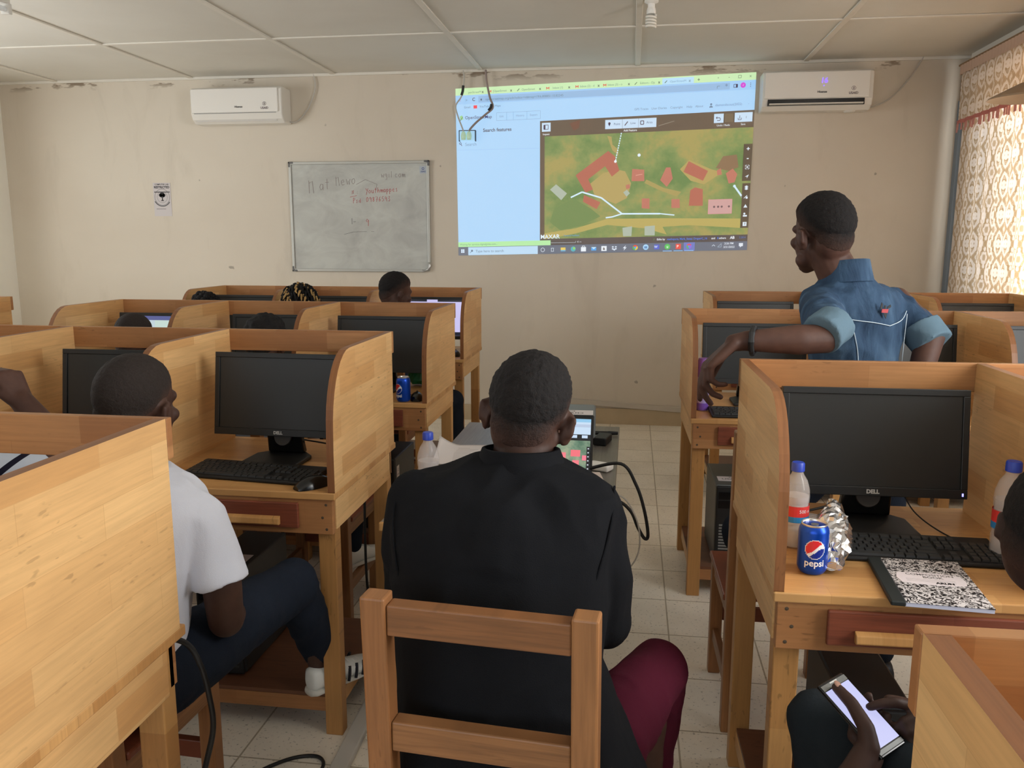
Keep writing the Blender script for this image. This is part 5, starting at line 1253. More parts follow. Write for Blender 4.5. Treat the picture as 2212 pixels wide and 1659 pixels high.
def denim():
    t = NT('washed blue denim shirt'); t.set(0.85, 0, 0.2); co = t.coord()
    f = t.noise(t.scaled(co, (2.2, 2.2, 0.5)), 6, 4, 0.6, 0.6); g = t.noise(co, 3.2, 3, 0.5)
    c = t.ramp(t.math('ADD', t.math('MULTIPLY', f, 0.6), t.math('MULTIPLY', g, 0.4)), [(0.38, lin((34, 52, 74))), (0.52, lin((52, 74, 98))), (0.66, lin((80, 105, 130)))])
    t.base(c); wv = t.noise(t.scaled(co, (1, 1, 1)), 520, 2)
    fd_ = t.noise(t.scaled(co, (1.4, 1.4, 0.45)), 9, 3, 0.6, 1.0)
    t.bump(t.math('ADD', t.math('MULTIPLY', wv, 0.1), fd_), 0.45, 0.02); return t.m
C_denim = denim(); C_denim_in = cloth('pale inside of the denim', (92, 114, 128), 480, 0.3, 14, vary=0.1)
M_shoe = plain('white leather shoe', (224, 226, 222), 0.45, bump=0.05); M_sole = plain('shoe sole', (206, 204, 196), 0.6)
M_stripe = plain('black shoe stripe', (24, 24, 34), 0.4)
V = Vector

# --- primitive volumes that are fused into one surface
def p_cap(a, b, r1, r2, n=18):
    a, b = V(a), V(b); d = b - a; L = d.length or 1e-6; d = d / L
    s_ = max(-0.99, min(0.99, (r1 - r2) / L)) if L > abs(r1 - r2) else (0.99 if r1 > r2 else -0.99)
    th = math.asin(s_); u = d.orthogonal().normalized(); w = d.cross(u); rings = []
    for k in range(7):
        f = -PI / 2 + (PI / 2 + th) * k / 6
        rings.append((a + d * (r1 * math.sin(f)), r1 * math.cos(f)))
    for k in range(7):
        f = th + (PI / 2 - th) * k / 6
        rings.append((b + d * (r2 * math.sin(f)), r2 * math.cos(f)))
    return MB().loft([[c + (u * math.cos(2 * PI * i / n) + w * math.sin(2 * PI * i / n)) * max(r_, 1e-4) for i in range(n)] for c, r_ in rings])
def p_cyl(a, b, r1, r2, n=24, sq=1.0):
    a, b = V(a), V(b); d = (b - a).normalized(); u = d.orthogonal().normalized(); w = d.cross(u)
    return MB().loft([[c + (u * math.cos(2 * PI * i / n) + w * math.sin(2 * PI * i / n) * sq) * r_ for i in range(n)] for c, r_ in ((a, r1), (b, r2))])
def p_ell(c, rad, M=None, n=20):
    rings = []
    for k in range(1, 14):
        f = PI * k / 14 - PI / 2
        rings.append([V((rad[0] * math.cos(f) * math.cos(2 * PI * i / n), rad[1] * math.cos(f) * math.sin(2 * PI * i / n), rad[2] * math.sin(f))) for i in range(n)])
    m = MB().loft(rings); M = M or Matrix.Identity(3)
    m.v = [tuple(V(c) + M @ V(p)) for p in m.v]; return m
def p_torso(rings, n=40, e=2.5, yaw=0.0):
    """rings: (centre x, y, z, half width, half depth); superellipse sections"""
    out = []; cy, sy = math.cos(yaw), math.sin(yaw)
    for (x, y, z, a, b) in rings:
        q = []
        for i in range(n):
            t_ = 2 * PI * i / n; ct_, st = math.cos(t_), math.sin(t_)
            u = a * math.copysign(abs(ct_) ** (2 / e), ct_); v = b * math.copysign(abs(st) ** (2 / e), st)
            q.append((x + u * cy - v * sy, y + u * sy + v * cy, z))
        out.append(q)
    return MB().loft(out)
def chain(pts, rs): return [p_cap(pts[i], pts[i + 1], rs[i], rs[i + 1]) for i in range(len(pts) - 1)]

def fuse(name, prims, voxel, smooth=6, wrinkle=0.0, wsc=9.0, seed=0, base=None, stretch=(1, 1, 1)):
    """one continuous skin over overlapping volumes"""
    mb = MB()
    for p in prims: mb.put(p)
    me = mesh_of(name, mb, [])
    o = bpy.data.objects.new(name, me); COL.objects.link(o)
    r_ = o.modifiers.new('r', 'REMESH'); r_.mode = 'VOXEL'; r_.voxel_size = voxel
    s_ = o.modifiers.new('s', 'SMOOTH'); s_.factor = 0.5; s_.iterations = smooth
    dg = bpy.context.evaluated_depsgraph_get()
    out = bpy.data.meshes.new_from_object(o.evaluated_get(dg))
    bpy.data.objects.remove(o); bpy.data.meshes.remove(me)
    n = len(out.vertices)
    co = np.empty(n * 3); out.vertices.foreach_get('co', co); co = co.reshape(-1, 3)
    if wrinkle:
        nr = np.empty(n * 3); out.vertices.foreach_get('normal', nr); nr = nr.reshape(-1, 3)
        sv = V((seed * 3.7, seed * 1.3, 0))
        for i in range(n):
            p = V((co[i][0] * stretch[0], co[i][1] * stretch[1], co[i][2] * stretch[2]))
            q = p + noise.noise_vector(p * 4 + sv) * 0.06
            v1 = noise.noise(q * wsc + sv)
            d = (0.55 - abs(v1) * 2.2) * wrinkle + noise.noise(q * wsc * 0.4 + sv) * wrinkle * 1.2
            co[i] += nr[i] * d
    if base is not None: co -= np.array(base)
    out.vertices.foreach_set('co', co.ravel()); out.name = name; out.update()
    return out

def head_prims(c, yaw, pitch=0.0, roll=0.0, s=1.0):
    M = Matrix.Rotation(yaw, 3, 'Z') @ Matrix.Rotation(pitch, 3, 'X') @ Matrix.Rotation(roll, 3, 'Y')
    W = lambda p: V(c) + M @ (V(p) * s)
    P = [p_ell(W((0, -0.012, 0.035)), (0.075 * s, 0.096 * s, 0.088 * s), M), p_ell(W((0, 0.028, -0.028)), (0.061 * s, 0.066 * s, 0.082 * s), M),
         p_ell(W((0, -0.05, -0.02)), (0.062 * s, 0.052 * s, 0.065 * s), M),
         p_ell(W((0, 0.054, -0.064)), (0.043 * s, 0.034 * s, 0.040 * s), M), p_cap(W((-0.045, 0.035, -0.075)), W((0, 0.072, -0.098)), 0.022 * s, 0.022 * s), p_cap(W((0.045, 0.035, -0.075)), W((0, 0.072, -0.098)), 0.022 * s, 0.022 * s),
         p_cap(W((0, 0.084, 0.010)), W((0, 0.099, -0.032)), 0.010 * s, 0.014 * s), p_ell(W((-0.013, 0.091, -0.038)), (0.009 * s,) * 3), p_ell(W((0.013, 0.091, -0.038)), (0.009 * s,) * 3),
         p_cap(W((-0.036, 0.074, 0.022)), W((0.036, 0.074, 0.022)), 0.014 * s, 0.014 * s), p_cap(W((-0.046, 0.066, -0.02)), W((-0.034, 0.076, -0.03)), 0.017 * s, 0.014 * s), p_cap(W((0.046, 0.066, -0.02)), W((0.034, 0.076, -0.03)), 0.017 * s, 0.014 * s),
         p_cap(W((-0.018, 0.083, -0.064)), W((0.018, 0.083, -0.064)), 0.009 * s, 0.009 * s), p_cap(W((-0.015, 0.082, -0.076)), W((0.015, 0.082, -0.076)), 0.0095 * s, 0.0095 * s)]
    for sx in (-1, 1):
        E = M @ Matrix.Rotation(R(-24 * sx), 3, 'Z') @ Matrix.Rotation(R(-12), 3, 'X')
        P.append(p_ell(W((sx * 0.083, -0.012, -0.012)), (0.009 * s, 0.020 * s, 0.034 * s), E))
        P.append(p_cap(W((sx * 0.093, -0.024, 0.012)), W((sx * 0.092, -0.025, -0.020)), 0.0065 * s, 0.006 * s))
        P.append(p_cap(W((sx * 0.093, -0.024, 0.012)), W((sx * 0.082, 0.004, 0.019)), 0.0065 * s, 0.005 * s))
        P.append(p_ell(W((sx * 0.079, 0.0, -0.034)), (0.007 * s, 0.009 * s, 0.011 * s), M))
    return P, W, M
def eyes(W, s, parent, base):
    for sx in (-1, 1):
        m = p_ell(W((sx * 0.029, 0.0700, 0.001)), (0.0095 * s,) * 3); m.v = [tuple(V(p) - V(base)) for p in m.v]
        obj('eye', m, M_eye, parent, smooth=True)
M_eye = plain('eye white', (196, 188, 180), 0.25)
def hair_cap(name, W, s, parent, base, mat, line=None, thick=0.009, fuzz=0.0022, fs=120, soft=0.055):
    """close cropped hair: lies over the skull, thins out towards the hairline and sinks into the skin there"""
    line = line or (lambda y: 0.056 if y > 0.05 else (0.056 - (0.05 - y) * 0.55 if y > -0.012 else max(-0.075, 0.018 - (-0.012 - y) * 0.85)))
    o_ = W((0, 0, 0)); A = Matrix(((W((1, 0, 0)) - o_), (W((0, 1, 0)) - o_), (W((0, 0, 1)) - o_))).transposed(); Ai = A.inverted(); M = A * (1 / s)
    pr = [p_ell(W((0, -0.012, 0.035)), (0.075 * s, 0.096 * s, 0.088 * s), M, 32), p_ell(W((0, 0.028, -0.028)), (0.061 * s, 0.066 * s, 0.082 * s), M), p_ell(W((0, -0.05, -0.02)), (0.062 * s, 0.052 * s, 0.065 * s), M)]
    me = fuse(name, pr, 0.0042, 5)
    P = []; F = []; keep = {}
    for v in me.vertices:
        p = Ai @ (v.co - o_); h = p.z - line(p.y) + 0.006 * noise.noise(p * 60)
        f = max(0.0, min(1.0, h / soft)); e = max(0.0, min(1.0, h / 0.065)) ** 0.8 if p.y < 0.03 else max(0.0, min(1.0, h / 0.03))
        off = thick * e - 0.009 * max(0.0, min(1.0, -h / 0.006)) + (noise.noise(p * fs) * fuzz * f if h > 0 else 0)
        P.append(v.co + v.normal * off - V(base)); F.append((f, h))
    faces = [tuple(p.vertices) for p in me.polygons if max(F[k][1] for k in p.vertices) > -0.012]
    used = sorted({k for f in faces for k in f}); idx = {k: i for i, k in enumerate(used)}
    bpy.data.meshes.remove(me)
    mb = MB().add([P[k] for k in used], [tuple(idx[k] for k in f) for f in faces])
    o = obj(name, mb, mat, parent, smooth=True)
    at_ = o.data.attributes.new('fade', 'FLOAT', 'POINT'); at_.data.foreach_set('value', [F[k][0] for k in used])
    return o

def hand_prims(wrist, fwd, nrm, side, curl, spread=0.0, thumb=(0.6, 0.75, -0.25), tcurl=20, s=1.0):
    """wrist point, direction of the fingers, direction out of the palm, side +1 when the thumb lies along nrm x fwd ... fingers curl towards nrm"""
    f = V(fwd).normalized(); n_ = V(nrm); n_ = (n_ - f * n_.dot(f)).normalized(); x = f.cross(n_) * side
    P = []; w = V(wrist)
    T = lambda a, b, c: w + x * (a * s) + f * (b * s) + n_ * (c * s)
    kn = [(0.030, 0.090), (0.010, 0.095), (-0.010, 0.091), (-0.029, 0.080)]
    for a, b in kn: P.append(p_cap(T(a * 0.55, 0.0, 0), T(a, b, -0.001), 0.0145 * s, 0.0112 * s))
    P.append(p_ell(T(0, 0.048, 0.002), (0.03 * s, 0.03 * s, 0.03 * s), Matrix((x * 1.15, f * 1.5, n_ * 0.48)).transposed()))
    P.append(p_cap(T(0.018, 0.012, 0.006), T(0.034, 0.042, 0.009), 0.016 * s, 0.0135 * s))
    seg = [(0.043, 0.026, 0.022), (0.047, 0.030, 0.023), (0.044, 0.028, 0.022), (0.034, 0.021, 0.019)]
    for k, (a, b) in enumerate(kn):
        p = T(a, b, 0); ang = 0.0; r_ = (0.0106, 0.0108, 0.0104, 0.0094)[k] * s
        cc = curl[k]
        sd = (0.10, 0.02, -0.06, -0.14)[k] * spread
        for j, L in enumerate(seg[k]):
            ang += R(cc[j] if isinstance(cc, (list, tuple)) else cc)
            d = (f * math.cos(ang) + n_ * math.sin(ang) + x * sd).normalized()
            q = p + d * (L * s); P.append(p_cap(p, q, r_, r_ * 0.9)); p = q; r_ *= 0.9
    p = T(0.030, 0.026, 0.004); d0 = (x * thumb[0] + f * thumb[1] + n_ * thumb[2]).normalized(); r_ = 0.0122 * s
    for j, L in enumerate((0.040, 0.032, 0.026)):
        d = (d0 * math.cos(R(tcurl) * j) + (f * 0.9 + n_ * 0.4).normalized() * math.sin(R(tcurl) * j)).normalized()
        q = p + d * (L * s); P.append(p_cap(p, q, r_, r_ * 0.9)); p = q; r_ *= 0.9
    return P

def person(label, prims, voxel, mat, base, smooth=5):
    me = fuse('person', prims, voxel, smooth, base=base)
    o = obj('person', me, mat, None, smooth=True); o.location = base
    return tag(o, label, 'person', None)
def wear(name, parent, base, prims, mat, voxel=0.008, smooth=6, wrinkle=0.004, wsc=9, seed=0, label=None, stretch=(1, 1, 1)):
    return obj(name, fuse(name, prims, voxel, smooth, wrinkle, wsc, seed, base, stretch), mat, parent, smooth=True, label=label)
def local(mb, base): mb.v = [tuple(V(p) - V(base)) for p in mb.v]; return mb
def shoe(parent, base, heel, toe, label=None, up_=(0, 0, 1), stripes=True):
    """sneaker lying from heel to toe on its sole"""
    h, t_ = V(heel), V(toe); f = (t_ - h).normalized(); u = V(up_); u = (u - f * u.dot(f)).normalized(); x = f.cross(u); L = (t_ - h).length
    def ring(y, w, z0, z1, n=20):
        return [h + f * y + x * (w * math.cos(2 * PI * i / n)) + u * ((z0 + z1) / 2 + (z1 - z0) / 2 * math.copysign(abs(math.sin(2 * PI * i / n)) ** 0.7, math.sin(2 * PI * i / n))) for i in range(n)]
    up_r = [ring(L * a, w, z0, z1) for a, w, z0, z1 in ((0.0, 0.022, 0.02, 0.075), (0.03, 0.033, 0.012, 0.088), (0.22, 0.036, 0.012, 0.092), (0.38, 0.038, 0.012, 0.082), (0.58, 0.044, 0.012, 0.062), (0.78, 0.046, 0.012, 0.048), (0.93, 0.036, 0.012, 0.038), (1.0, 0.016, 0.014, 0.028))]
    s1 = obj('shoe', local(MB().loft(up_r), base), M_shoe, parent, smooth=True, label=label)
    so = [ring(L * a, w, 0.0, 0.022) for a, w in ((-0.015, 0.022), (0.03, 0.036), (0.3, 0.038), (0.6, 0.046), (0.8, 0.047), (0.96, 0.034), (1.015, 0.014))]
    obj('sole', local(MB().loft(so), base), M_sole, s1, smooth=True)
    if stripes:
        for sd in (-1, 1):
            for a in (0.42, 0.52, 0.62):
                pts = [h + f * (L * (a + 0.05 * k / 4)) + x * sd * (0.0475 - 0.012 * (k / 4) ** 2) + u * (0.018 + 0.042 * k / 4) for k in range(5)]
                obj('stripe', local(MB().tube(pts, 0.0055, 6), base), M_stripe, s1)
    lc = MB()
    for k in range(4):
        a = 0.40 + 0.09 * k; z = 0.083 - 0.0072 * k * 1.2
        lc.tube([h + f * (L * a) + x * s_ * 0.024 + u * (z - abs(s_) * 0.008) for s_ in (-1, -0.4, 0.4, 1)], 0.0028, 5)
    obj('lace', local(lc, base), M_white, s1)
    return s1

# ================= man in the black blazer
base = (-0.20, 1.43, 0.0)
hp, W, M = head_prims((-0.194, 1.606, 1.200), R(-6), R(-6), R(9), 1.0)
body = hp + [p_cap((-0.196, 1.575, 1.165), (-0.205, 1.525, 1.06), 0.058, 0.066), p_torso([(-0.2, 1.42, 0.50, 0.16, 0.10), (-0.22, 1.43, 0.8, 0.15, 0.09), (-0.22, 1.47, 1.0, 0.17, 0.09), (-0.215, 1.49, 1.08, 0.12, 0.07)])]
LH, RH = (-0.335, 2.02, 0.745), (-0.090, 1.80, 0.665)
body += chain([(-0.39, 1.47, 1.04), (-0.405, 1.50, 0.80), (-0.35, 1.76, 0.755), LH], [0.04, 0.036, 0.034, 0.027]) + chain([(-0.05, 1.49, 1.03), (-0.045, 1.50, 0.82), (-0.055, 1.66, 0.735), RH], [0.04, 0.036, 0.034, 0.027])
body += hand_prims(LH, (0.15, 1, -0.12), (0, 0, -1), 1, [(15, 15, 10)] * 4, 0.6) + hand_prims(RH, (0.05, 1, -0.25), (0, 0, -1), -1, [(18, 20, 12)] * 4, 0.6)
body += chain([(-0.30, 1.46, 0.55), (-0.40, 1.86, 0.52), (-0.38, 1.94, 0.10)], [0.06, 0.05, 0.04]) + chain([(-0.10, 1.46, 0.55), (0.075, 1.85, 0.525), (0.06, 1.96, 0.10)], [0.06, 0.05, 0.04])
man = person('person in a black blazer sitting with his back to the camera at the laptop', body, 0.0055, SK1, base)
eyes(W, 1.0, man, base)
hair_cap('hair', W, 1.0, man, base, H_fade1, thick=0.009, fuzz=0.0028)
jk = [p_torso([(-0.185, 1.395, 0.475, 0.250, 0.150), (-0.186, 1.395, 0.58, 0.238, 0.150), (-0.205, 1.40, 0.70, 0.205, 0.145), (-0.224, 1.415, 0.80, 0.192, 0.137), (-0.226, 1.435, 0.90, 0.198, 0.133), (-0.224, 1.460, 1.0, 0.208, 0.128), (-0.222, 1.48, 1.05, 0.214, 0.118), (-0.220, 1.490, 1.085, 0.205, 0.104), (-0.216, 1.50, 1.106, 0.175, 0.090), (-0.208, 1.508, 1.122, 0.125, 0.080), (-0.203, 1.515, 1.134, 0.085, 0.074), (-0.200, 1.52, 1.142, 0.068, 0.070)], e=2.3),
      p_ell((-0.21, 1.435, 0.95), (0.16, 0.115, 0.16))]
jk += chain([(-0.388, 1.480, 1.052), (-0.398, 1.47, 0.96), (-0.406, 1.49, 0.81)], [0.060, 0.057, 0.054]) + chain([(-0.410, 1.49, 0.80), (-0.355, 1.74, 0.752), (-0.34, 1.96, 0.745)], [0.054, 0.046, 0.038])
jk += chain([(-0.060, 1.498, 1.045), (-0.044, 1.485, 0.95), (-0.038, 1.495, 0.835)], [0.060, 0.060, 0.056]) + chain([(-0.038, 1.495, 0.835), (-0.045, 1.63, 0.755), (-0.080, 1.75, 0.690)], [0.056, 0.048, 0.040])
bz_ = wear('blazer', man, base, jk, C_blazer, 0.006, 4, 0.007, 9, 1)
for pts in ([(-0.022, 1.500, 1.094), (-0.024, 1.432, 1.05), (-0.042, 1.384, 0.98), (-0.066, 1.378, 0.91)], [(-0.418, 1.470, 1.096), (-0.418, 1.408, 1.05), (-0.404, 1.370, 0.98), (-0.388, 1.364, 0.91)]):
    obj('armhole_seam', local(MB().tube(spline(pts, 6), 0.0022, 6), base), C_blazer, bz_)
obj('collar', local(MB().loft([[(-0.200 + (0.076 - 0.0) * a * math.cos(R(t_)), 1.527 + 0.078 * a * math.sin(R(t_)), z + 0.008 * math.sin(R(t_)) * -1) for t_ in range(0, 360, 10)] for a, z in ((1.22, 1.105), (1.10, 1.128), (0.98, 1.153), (0.90, 1.154), (0.90, 1.12))], cap=False), base), C_blazer, man, smooth=True)
for sx, x0 in ((-1, -0.352), (1, -0.085)):
    kx = -0.405 if sx < 0 else 0.085
    pr_ = [p_cap((x0, 1.43, 0.545), (kx, 1.87, 0.535), 0.098, 0.072), p_cap((kx, 1.87, 0.535), (kx - 0.01 * sx, 1.98, 0.16), 0.070, 0.052), p_cyl((kx - 0.01 * sx, 1.98, 0.20), (kx - 0.012 * sx, 1.99, 0.085), 0.058, 0.062)]
    wear('trouser_leg', man, base, pr_, C_maroon, 0.008, 5, 0.005, 11, 2 + sx)
    shoe(man, base, (kx - 0.012 * sx, 1.93, 0.001), (kx + 0.02 * sx, 2.20, 0.001), stripes=False).data.materials[0] = M_black
obj('wrist_watch', local(MB().tube([(-0.084 + 0.034 * math.cos(R(a)), 1.770 + 0.012 * math.sin(R(a)), 0.682 + 0.034 * math.sin(R(a))) for a in range(0, 361, 20)], 0.006, 6), base), M_black, man)

# ================= man in the white T-shirt
base = (-1.10, 1.68, 0.0)
hp, W, M = head_prims((-1.156, 1.800, 1.150), R(-7), R(-3), R(4), 1.03)
body = hp + [p_cap((-1.150, 1.775, 1.09), (-1.13, 1.735, 0.97), 0.060, 0.066), p_torso([(-1.16, 1.64, 0.50, 0.14, 0.09), (-1.155, 1.69, 0.75, 0.14, 0.09), (-1.14, 1.73, 0.92, 0.15, 0.08)])]
RH = (-1.03, 1.93, 0.60)
body += chain([(-0.975, 1.74, 0.91), (-0.934, 1.735, 0.755), (-0.942, 1.76, 0.645), (-0.975, 1.85, 0.615), RH], [0.044, 0.046, 0.042, 0.036, 0.027]) + hand_prims(RH, (-0.6, 0.8, -0.05), (0, 0, -1), -1, [(22, 22, 15)] * 4, 0.6)
body += chain([(-1.31, 1.76, 0.91), (-1.36, 1.76, 0.68), (-1.27, 1.96, 0.62)], [0.044, 0.04, 0.028]) + hand_prims((-1.27, 1.96, 0.62), (0.4, 0.9, 0), (0, 0, -1), 1, [(22, 22, 15)] * 4, 0.6)
body += chain([(-1.06, 1.68, 0.54), (-0.955, 2.20, 0.54), (-0.953, 2.37, 0.19)], [0.06, 0.05, 0.035]) + chain([(-1.25, 1.68, 0.54), (-1.42, 2.12, 0.53), (-1.45, 2.24, 0.18)], [0.06, 0.05, 0.035])
man = person('person in a white T-shirt and jeans seated at the left aisle desk', body, 0.0055, SK1, base)
eyes(W, 1.03, man, base)
hair_cap('hair', W, 1.03, man, base, H_shaved, thick=0.004, fuzz=0.0016, fs=140, soft=0.03)
ts = [p_torso([(-1.175, 1.65, 0.535, 0.160, 0.118), (-1.168, 1.65, 0.60, 0.168, 0.128), (-1.160, 1.68, 0.74, 0.166, 0.126), (-1.148, 1.71, 0.86, 0.182, 0.124), (-1.142, 1.73, 0.93, 0.190, 0.110), (-1.138, 1.738, 0.965, 0.172, 0.098), (-1.136, 1.742, 0.99, 0.136, 0.085), (-1.138, 1.748, 1.016, 0.076, 0.074)], e=2.3), p_cap((-0.990, 1.738, 0.915), (-0.975, 1.737, 0.90), 0.056, 0.056),
      p_cyl((-0.978, 1.737, 0.915), (-0.934, 1.733, 0.752), 0.056, 0.064), p_cap((-1.30, 1.752, 0.915), (-1.31, 1.752, 0.90), 0.058, 0.056), p_cyl((-1.31, 1.755, 0.915), (-1.352, 1.757, 0.755), 0.056, 0.064)]
wear('t_shirt', man, base, ts, C_white, 0.006, 4, 0.005, 11, 5, stretch=(1, 1, 0.6))
for pts, sd in (([(-1.065, 1.65, 0.55), (-0.955, 2.19, 0.552), (-0.953, 2.375, 0.235)], 1), ([(-1.25, 1.66, 0.545), (-1.42, 2.11, 0.54), (-1.45, 2.24, 0.22)], 2)):
    q = [p_cap(pts[0], pts[1], 0.104, 0.074), p_cap(pts[1], pts[2], 0.072, 0.054)]
    wear('jeans_leg', man, base, q, C_jeans, 0.007, 4, 0.006, 12, 7 + sd)
shoe(man, base, (-0.968, 2.305, 0.132), (-0.815, 2.535, 0.132)); shoe(man, base, (-1.455, 2.20, 0.132), (-1.47, 2.46, 0.132))

# ================= man in the denim shirt, left forearm on the rail
base = (0.76, 2.86, 0.0)
yaw = R(30)
hp, W, M = head_prims((0.605, 2.862, 1.560), R(27), R(-2), R(-3), 1.04)
wr = (0.325, 2.415, 1.262); el = (0.548, 2.452, 1.268)
body = hp + [p_cap((0.615, 2.845, 1.52), (0.69, 2.845, 1.38), 0.058, 0.068), p_torso([(0.75, 2.85, 0.85, 0.13, 0.09), (0.73, 2.85, 1.2, 0.14, 0.09), (0.705, 2.845, 1.34, 0.15, 0.08)], yaw=yaw)]
body += chain([(0.59, 2.755, 1.32), el], [0.040, 0.041]) + chain([el, (0.47, 2.432, 1.266), wr], [0.041, 0.043, 0.029])
kw = V(wr) + V((-0.035, 0, -0.006))
body += [p_cap(wr, kw, 0.028, 0.025)]
body += hand_prims(kw, (-0.70, 0.0, -0.71), (0.71, 0.0, -0.70), -1, [(30, 10, 8), (36, 28, 20), (42, 42, 30), (46, 55, 35)], 0.3, thumb=(0.5, 0.75, 0.35), tcurl=12, s=1.12)
er = (0.955, 2.835, 1.238); wh = (0.875, 2.74, 1.02)
body += chain([(0.87, 2.935, 1.34), er, (0.92, 2.79, 1.13), wh], [0.05, 0.044, 0.038, 0.029]) + hand_prims(wh, (-0.75, 0.2, -0.55), (-0.4, 0.3, 0.6), 1, [(25, 30, 20)] * 4, 0.4)
body += chain([(0.83, 2.90, 0.9), (0.90, 2.93, 0.48), (0.90, 2.90, 0.10)], [0.07, 0.05, 0.04]) + chain([(0.68, 2.84, 0.9), (0.40, 2.80, 0.555), (0.46, 2.58, 0.51)], [0.07, 0.05, 0.045])
man = person('person in a blue denim shirt leaning one forearm on the desk rail, hand hanging', body, 0.0045, SK3, base, 4)
eyes(W, 1.04, man, base)
hair_cap('hair', W, 1.04, man, base, H_fade3, thick=0.012, fuzz=0.0022, fs=130)
obj('beard', local(p_ell(W((0, 0.074, -0.100)), (0.026, 0.020, 0.016), M), base), H_black, man, smooth=True)
st = [p_torso([(0.765, 2.855, 0.82, 0.165, 0.115), (0.762, 2.855, 0.95, 0.150, 0.110), (0.740, 2.855, 1.08, 0.140, 0.112), (0.730, 2.85, 1.20, 0.152, 0.114), (0.720, 2.848, 1.29, 0.178, 0.116), (0.712, 2.845, 1.345, 0.188, 0.108), (0.702, 2.845, 1.378, 0.165, 0.095), (0.694, 2.845, 1.402, 0.105, 0.082), (0.688, 2.845, 1.425, 0.074, 0.072)], yaw=yaw, e=2.3)]
st += [p_cap((0.594, 2.757, 1.336), (0.572, 2.60, 1.314), 0.063, 0.062), p_cap((0.572, 2.60, 1.314), (0.556, 2.485, 1.290), 0.062, 0.052)]
st += [p_cap((0.855, 2.925, 1.325), (0.915, 2.88, 1.28), 0.064, 0.057), p_cyl((0.91, 2.885, 1.283), (0.948, 2.845, 1.245), 0.058, 0.058)]
shirt = wear('denim_shirt', man, base, st, C_denim, 0.006, 4, 0.007, 13, 11, stretch=(1.2, 1.2, 0.6))
c1 = p_cyl((0.582, 2.500, 1.305), (0.530, 2.442, 1.276), 0.0605, 0.061); c2 = p_cyl((0.930, 2.867, 1.266), (0.962, 2.825, 1.212), 0.066, 0.065)
obj('rolled_cuff', fuse('rolled_cuff', [c1], 0.006, 4, 0.003, 14, 13, base), C_denim_in, shirt, smooth=True); obj('rolled_cuff', fuse('rolled_cuff', [c2], 0.006, 4, 0.003, 14, 14, base), C_denim_in, shirt, smooth=True)
cl = [[(0.684 + (0.076 * k) * math.cos(R(t_)), 2.845 + 0.076 * k * math.sin(R(t_)), z + 0.012 * math.sin(R(t_ - 30)) * -1) for t_ in range(0, 360, 10)] for k, z in ((1.16, 1.405), (1.03, 1.44), (0.92, 1.474), (0.86, 1.474), (0.86, 1.43))]
obj('shirt_collar', local(MB().loft(cl, cap=False), base), C_denim, shirt, smooth=True)
def on_back(x, z):
    """point just outside the shirt's back; x along the shoulder line"""
    R_ = [(0.762, 2.855, 0.95, 0.150, 0.110), (0.740, 2.855, 1.08, 0.140, 0.112), (0.730, 2.85, 1.20, 0.152, 0.114), (0.720, 2.848, 1.29, 0.178, 0.116), (0.712, 2.845, 1.345, 0.188, 0.108), (0.702, 2.845, 1.378, 0.165, 0.095)]
    for a, b in zip(R_, R_[1:]):
        if z <= b[2] or b is R_[-1]: break
    t_ = (z - a[2]) / (b[2] - a[2]); c_ = [p + (q - p) * t_ for p, q in zip(a, b)]
    u = x * c_[3]; v = -c_[4] * (1 - min(0.999, abs(x)) ** 2.3) ** (1 / 2.3) - 0.0085
    return (c_[0] + u * math.cos(yaw) - v * math.sin(yaw), c_[1] + u * math.sin(yaw) + v * math.cos(yaw), z)
M_thread = plain('pale stitching', (190, 206, 216), 0.8)
for pts in ([(-0.95, 1.315), (-0.6, 1.30), (-0.2, 1.29), (0.15, 1.278)], [(0.15, 1.278), (0.5, 1.295), (0.9, 1.33)], [(-0.62, 1.30), (-0.6, 1.2), (-0.62, 1.08), (-0.62, 0.96)], [(0.72, 1.31), (0.7, 1.2), (0.68, 1.08), (0.66, 0.96)]):
    obj('seam_stitching', local(MB().tube(spline([on_back(*p) for p in pts], 5), 0.0013, 5), base), M_thread, shirt)
pa = MB(); o_ = V(on_back(0.02, 1.325)); fx = frame(o_ + V((0.004, -0.006, 0)), (math.cos(yaw), math.sin(yaw), 0), (0, 0, 1))
for pts, mi in (([(-0.014, -0.004), (0.012, -0.006), (0.014, 0.006), (-0.012, 0.007)], 1), ([(-0.02, 0.008), (-0.012, 0.007), (-0.010, 0.022), (-0.016, 0.028)], 0), ([(0.008, 0.006), (0.024, 0.012), (0.022, 0.02), (0.010, 0.014)], 0), ([(-0.006, -0.006), (0.01, -0.006), (0.006, -0.024), (0.0, -0.016)], 0), ([(-0.004, 0.007), (0.004, 0.007), (0.003, 0.018), (-0.003, 0.018)], 0)):
    pa.put(MB().prism(pts, lambda p, z: (p[0], p[1], z), 0, 0.0015), fx, mi)
obj('embroidered_emblem', local(pa, base), [M_ink, plain('red embroidery', (168, 66, 70), 0.8)], shirt)
obj('bracelet', local(MB().tube([V(wr) + V((0.018 + 0.010 * math.cos(R(a)), 0.034 * math.cos(R(a)), 0.036 * math.sin(R(a)) + 0.001)) for a in range(0, 361, 20)], [0.0075 + 0.0015 * (k % 2) for k in range(19)], 8), base), M_black, man)
pr_ = [p_torso([(0.765, 2.86, 0.80, 0.15, 0.105), (0.762, 2.86, 0.92, 0.145, 0.10)], yaw=R(15)), p_cap((0.83, 2.89, 0.86), (0.90, 2.93, 0.48), 0.088, 0.066), p_cap((0.90, 2.93, 0.48), (0.90, 2.90, 0.12), 0.064, 0.052), p_cap((0.69, 2.84, 0.85), (0.395, 2.80, 0.560), 0.088, 0.072), p_cap((0.395, 2.80, 0.560), (0.46, 2.57, 0.510), 0.068, 0.052)]
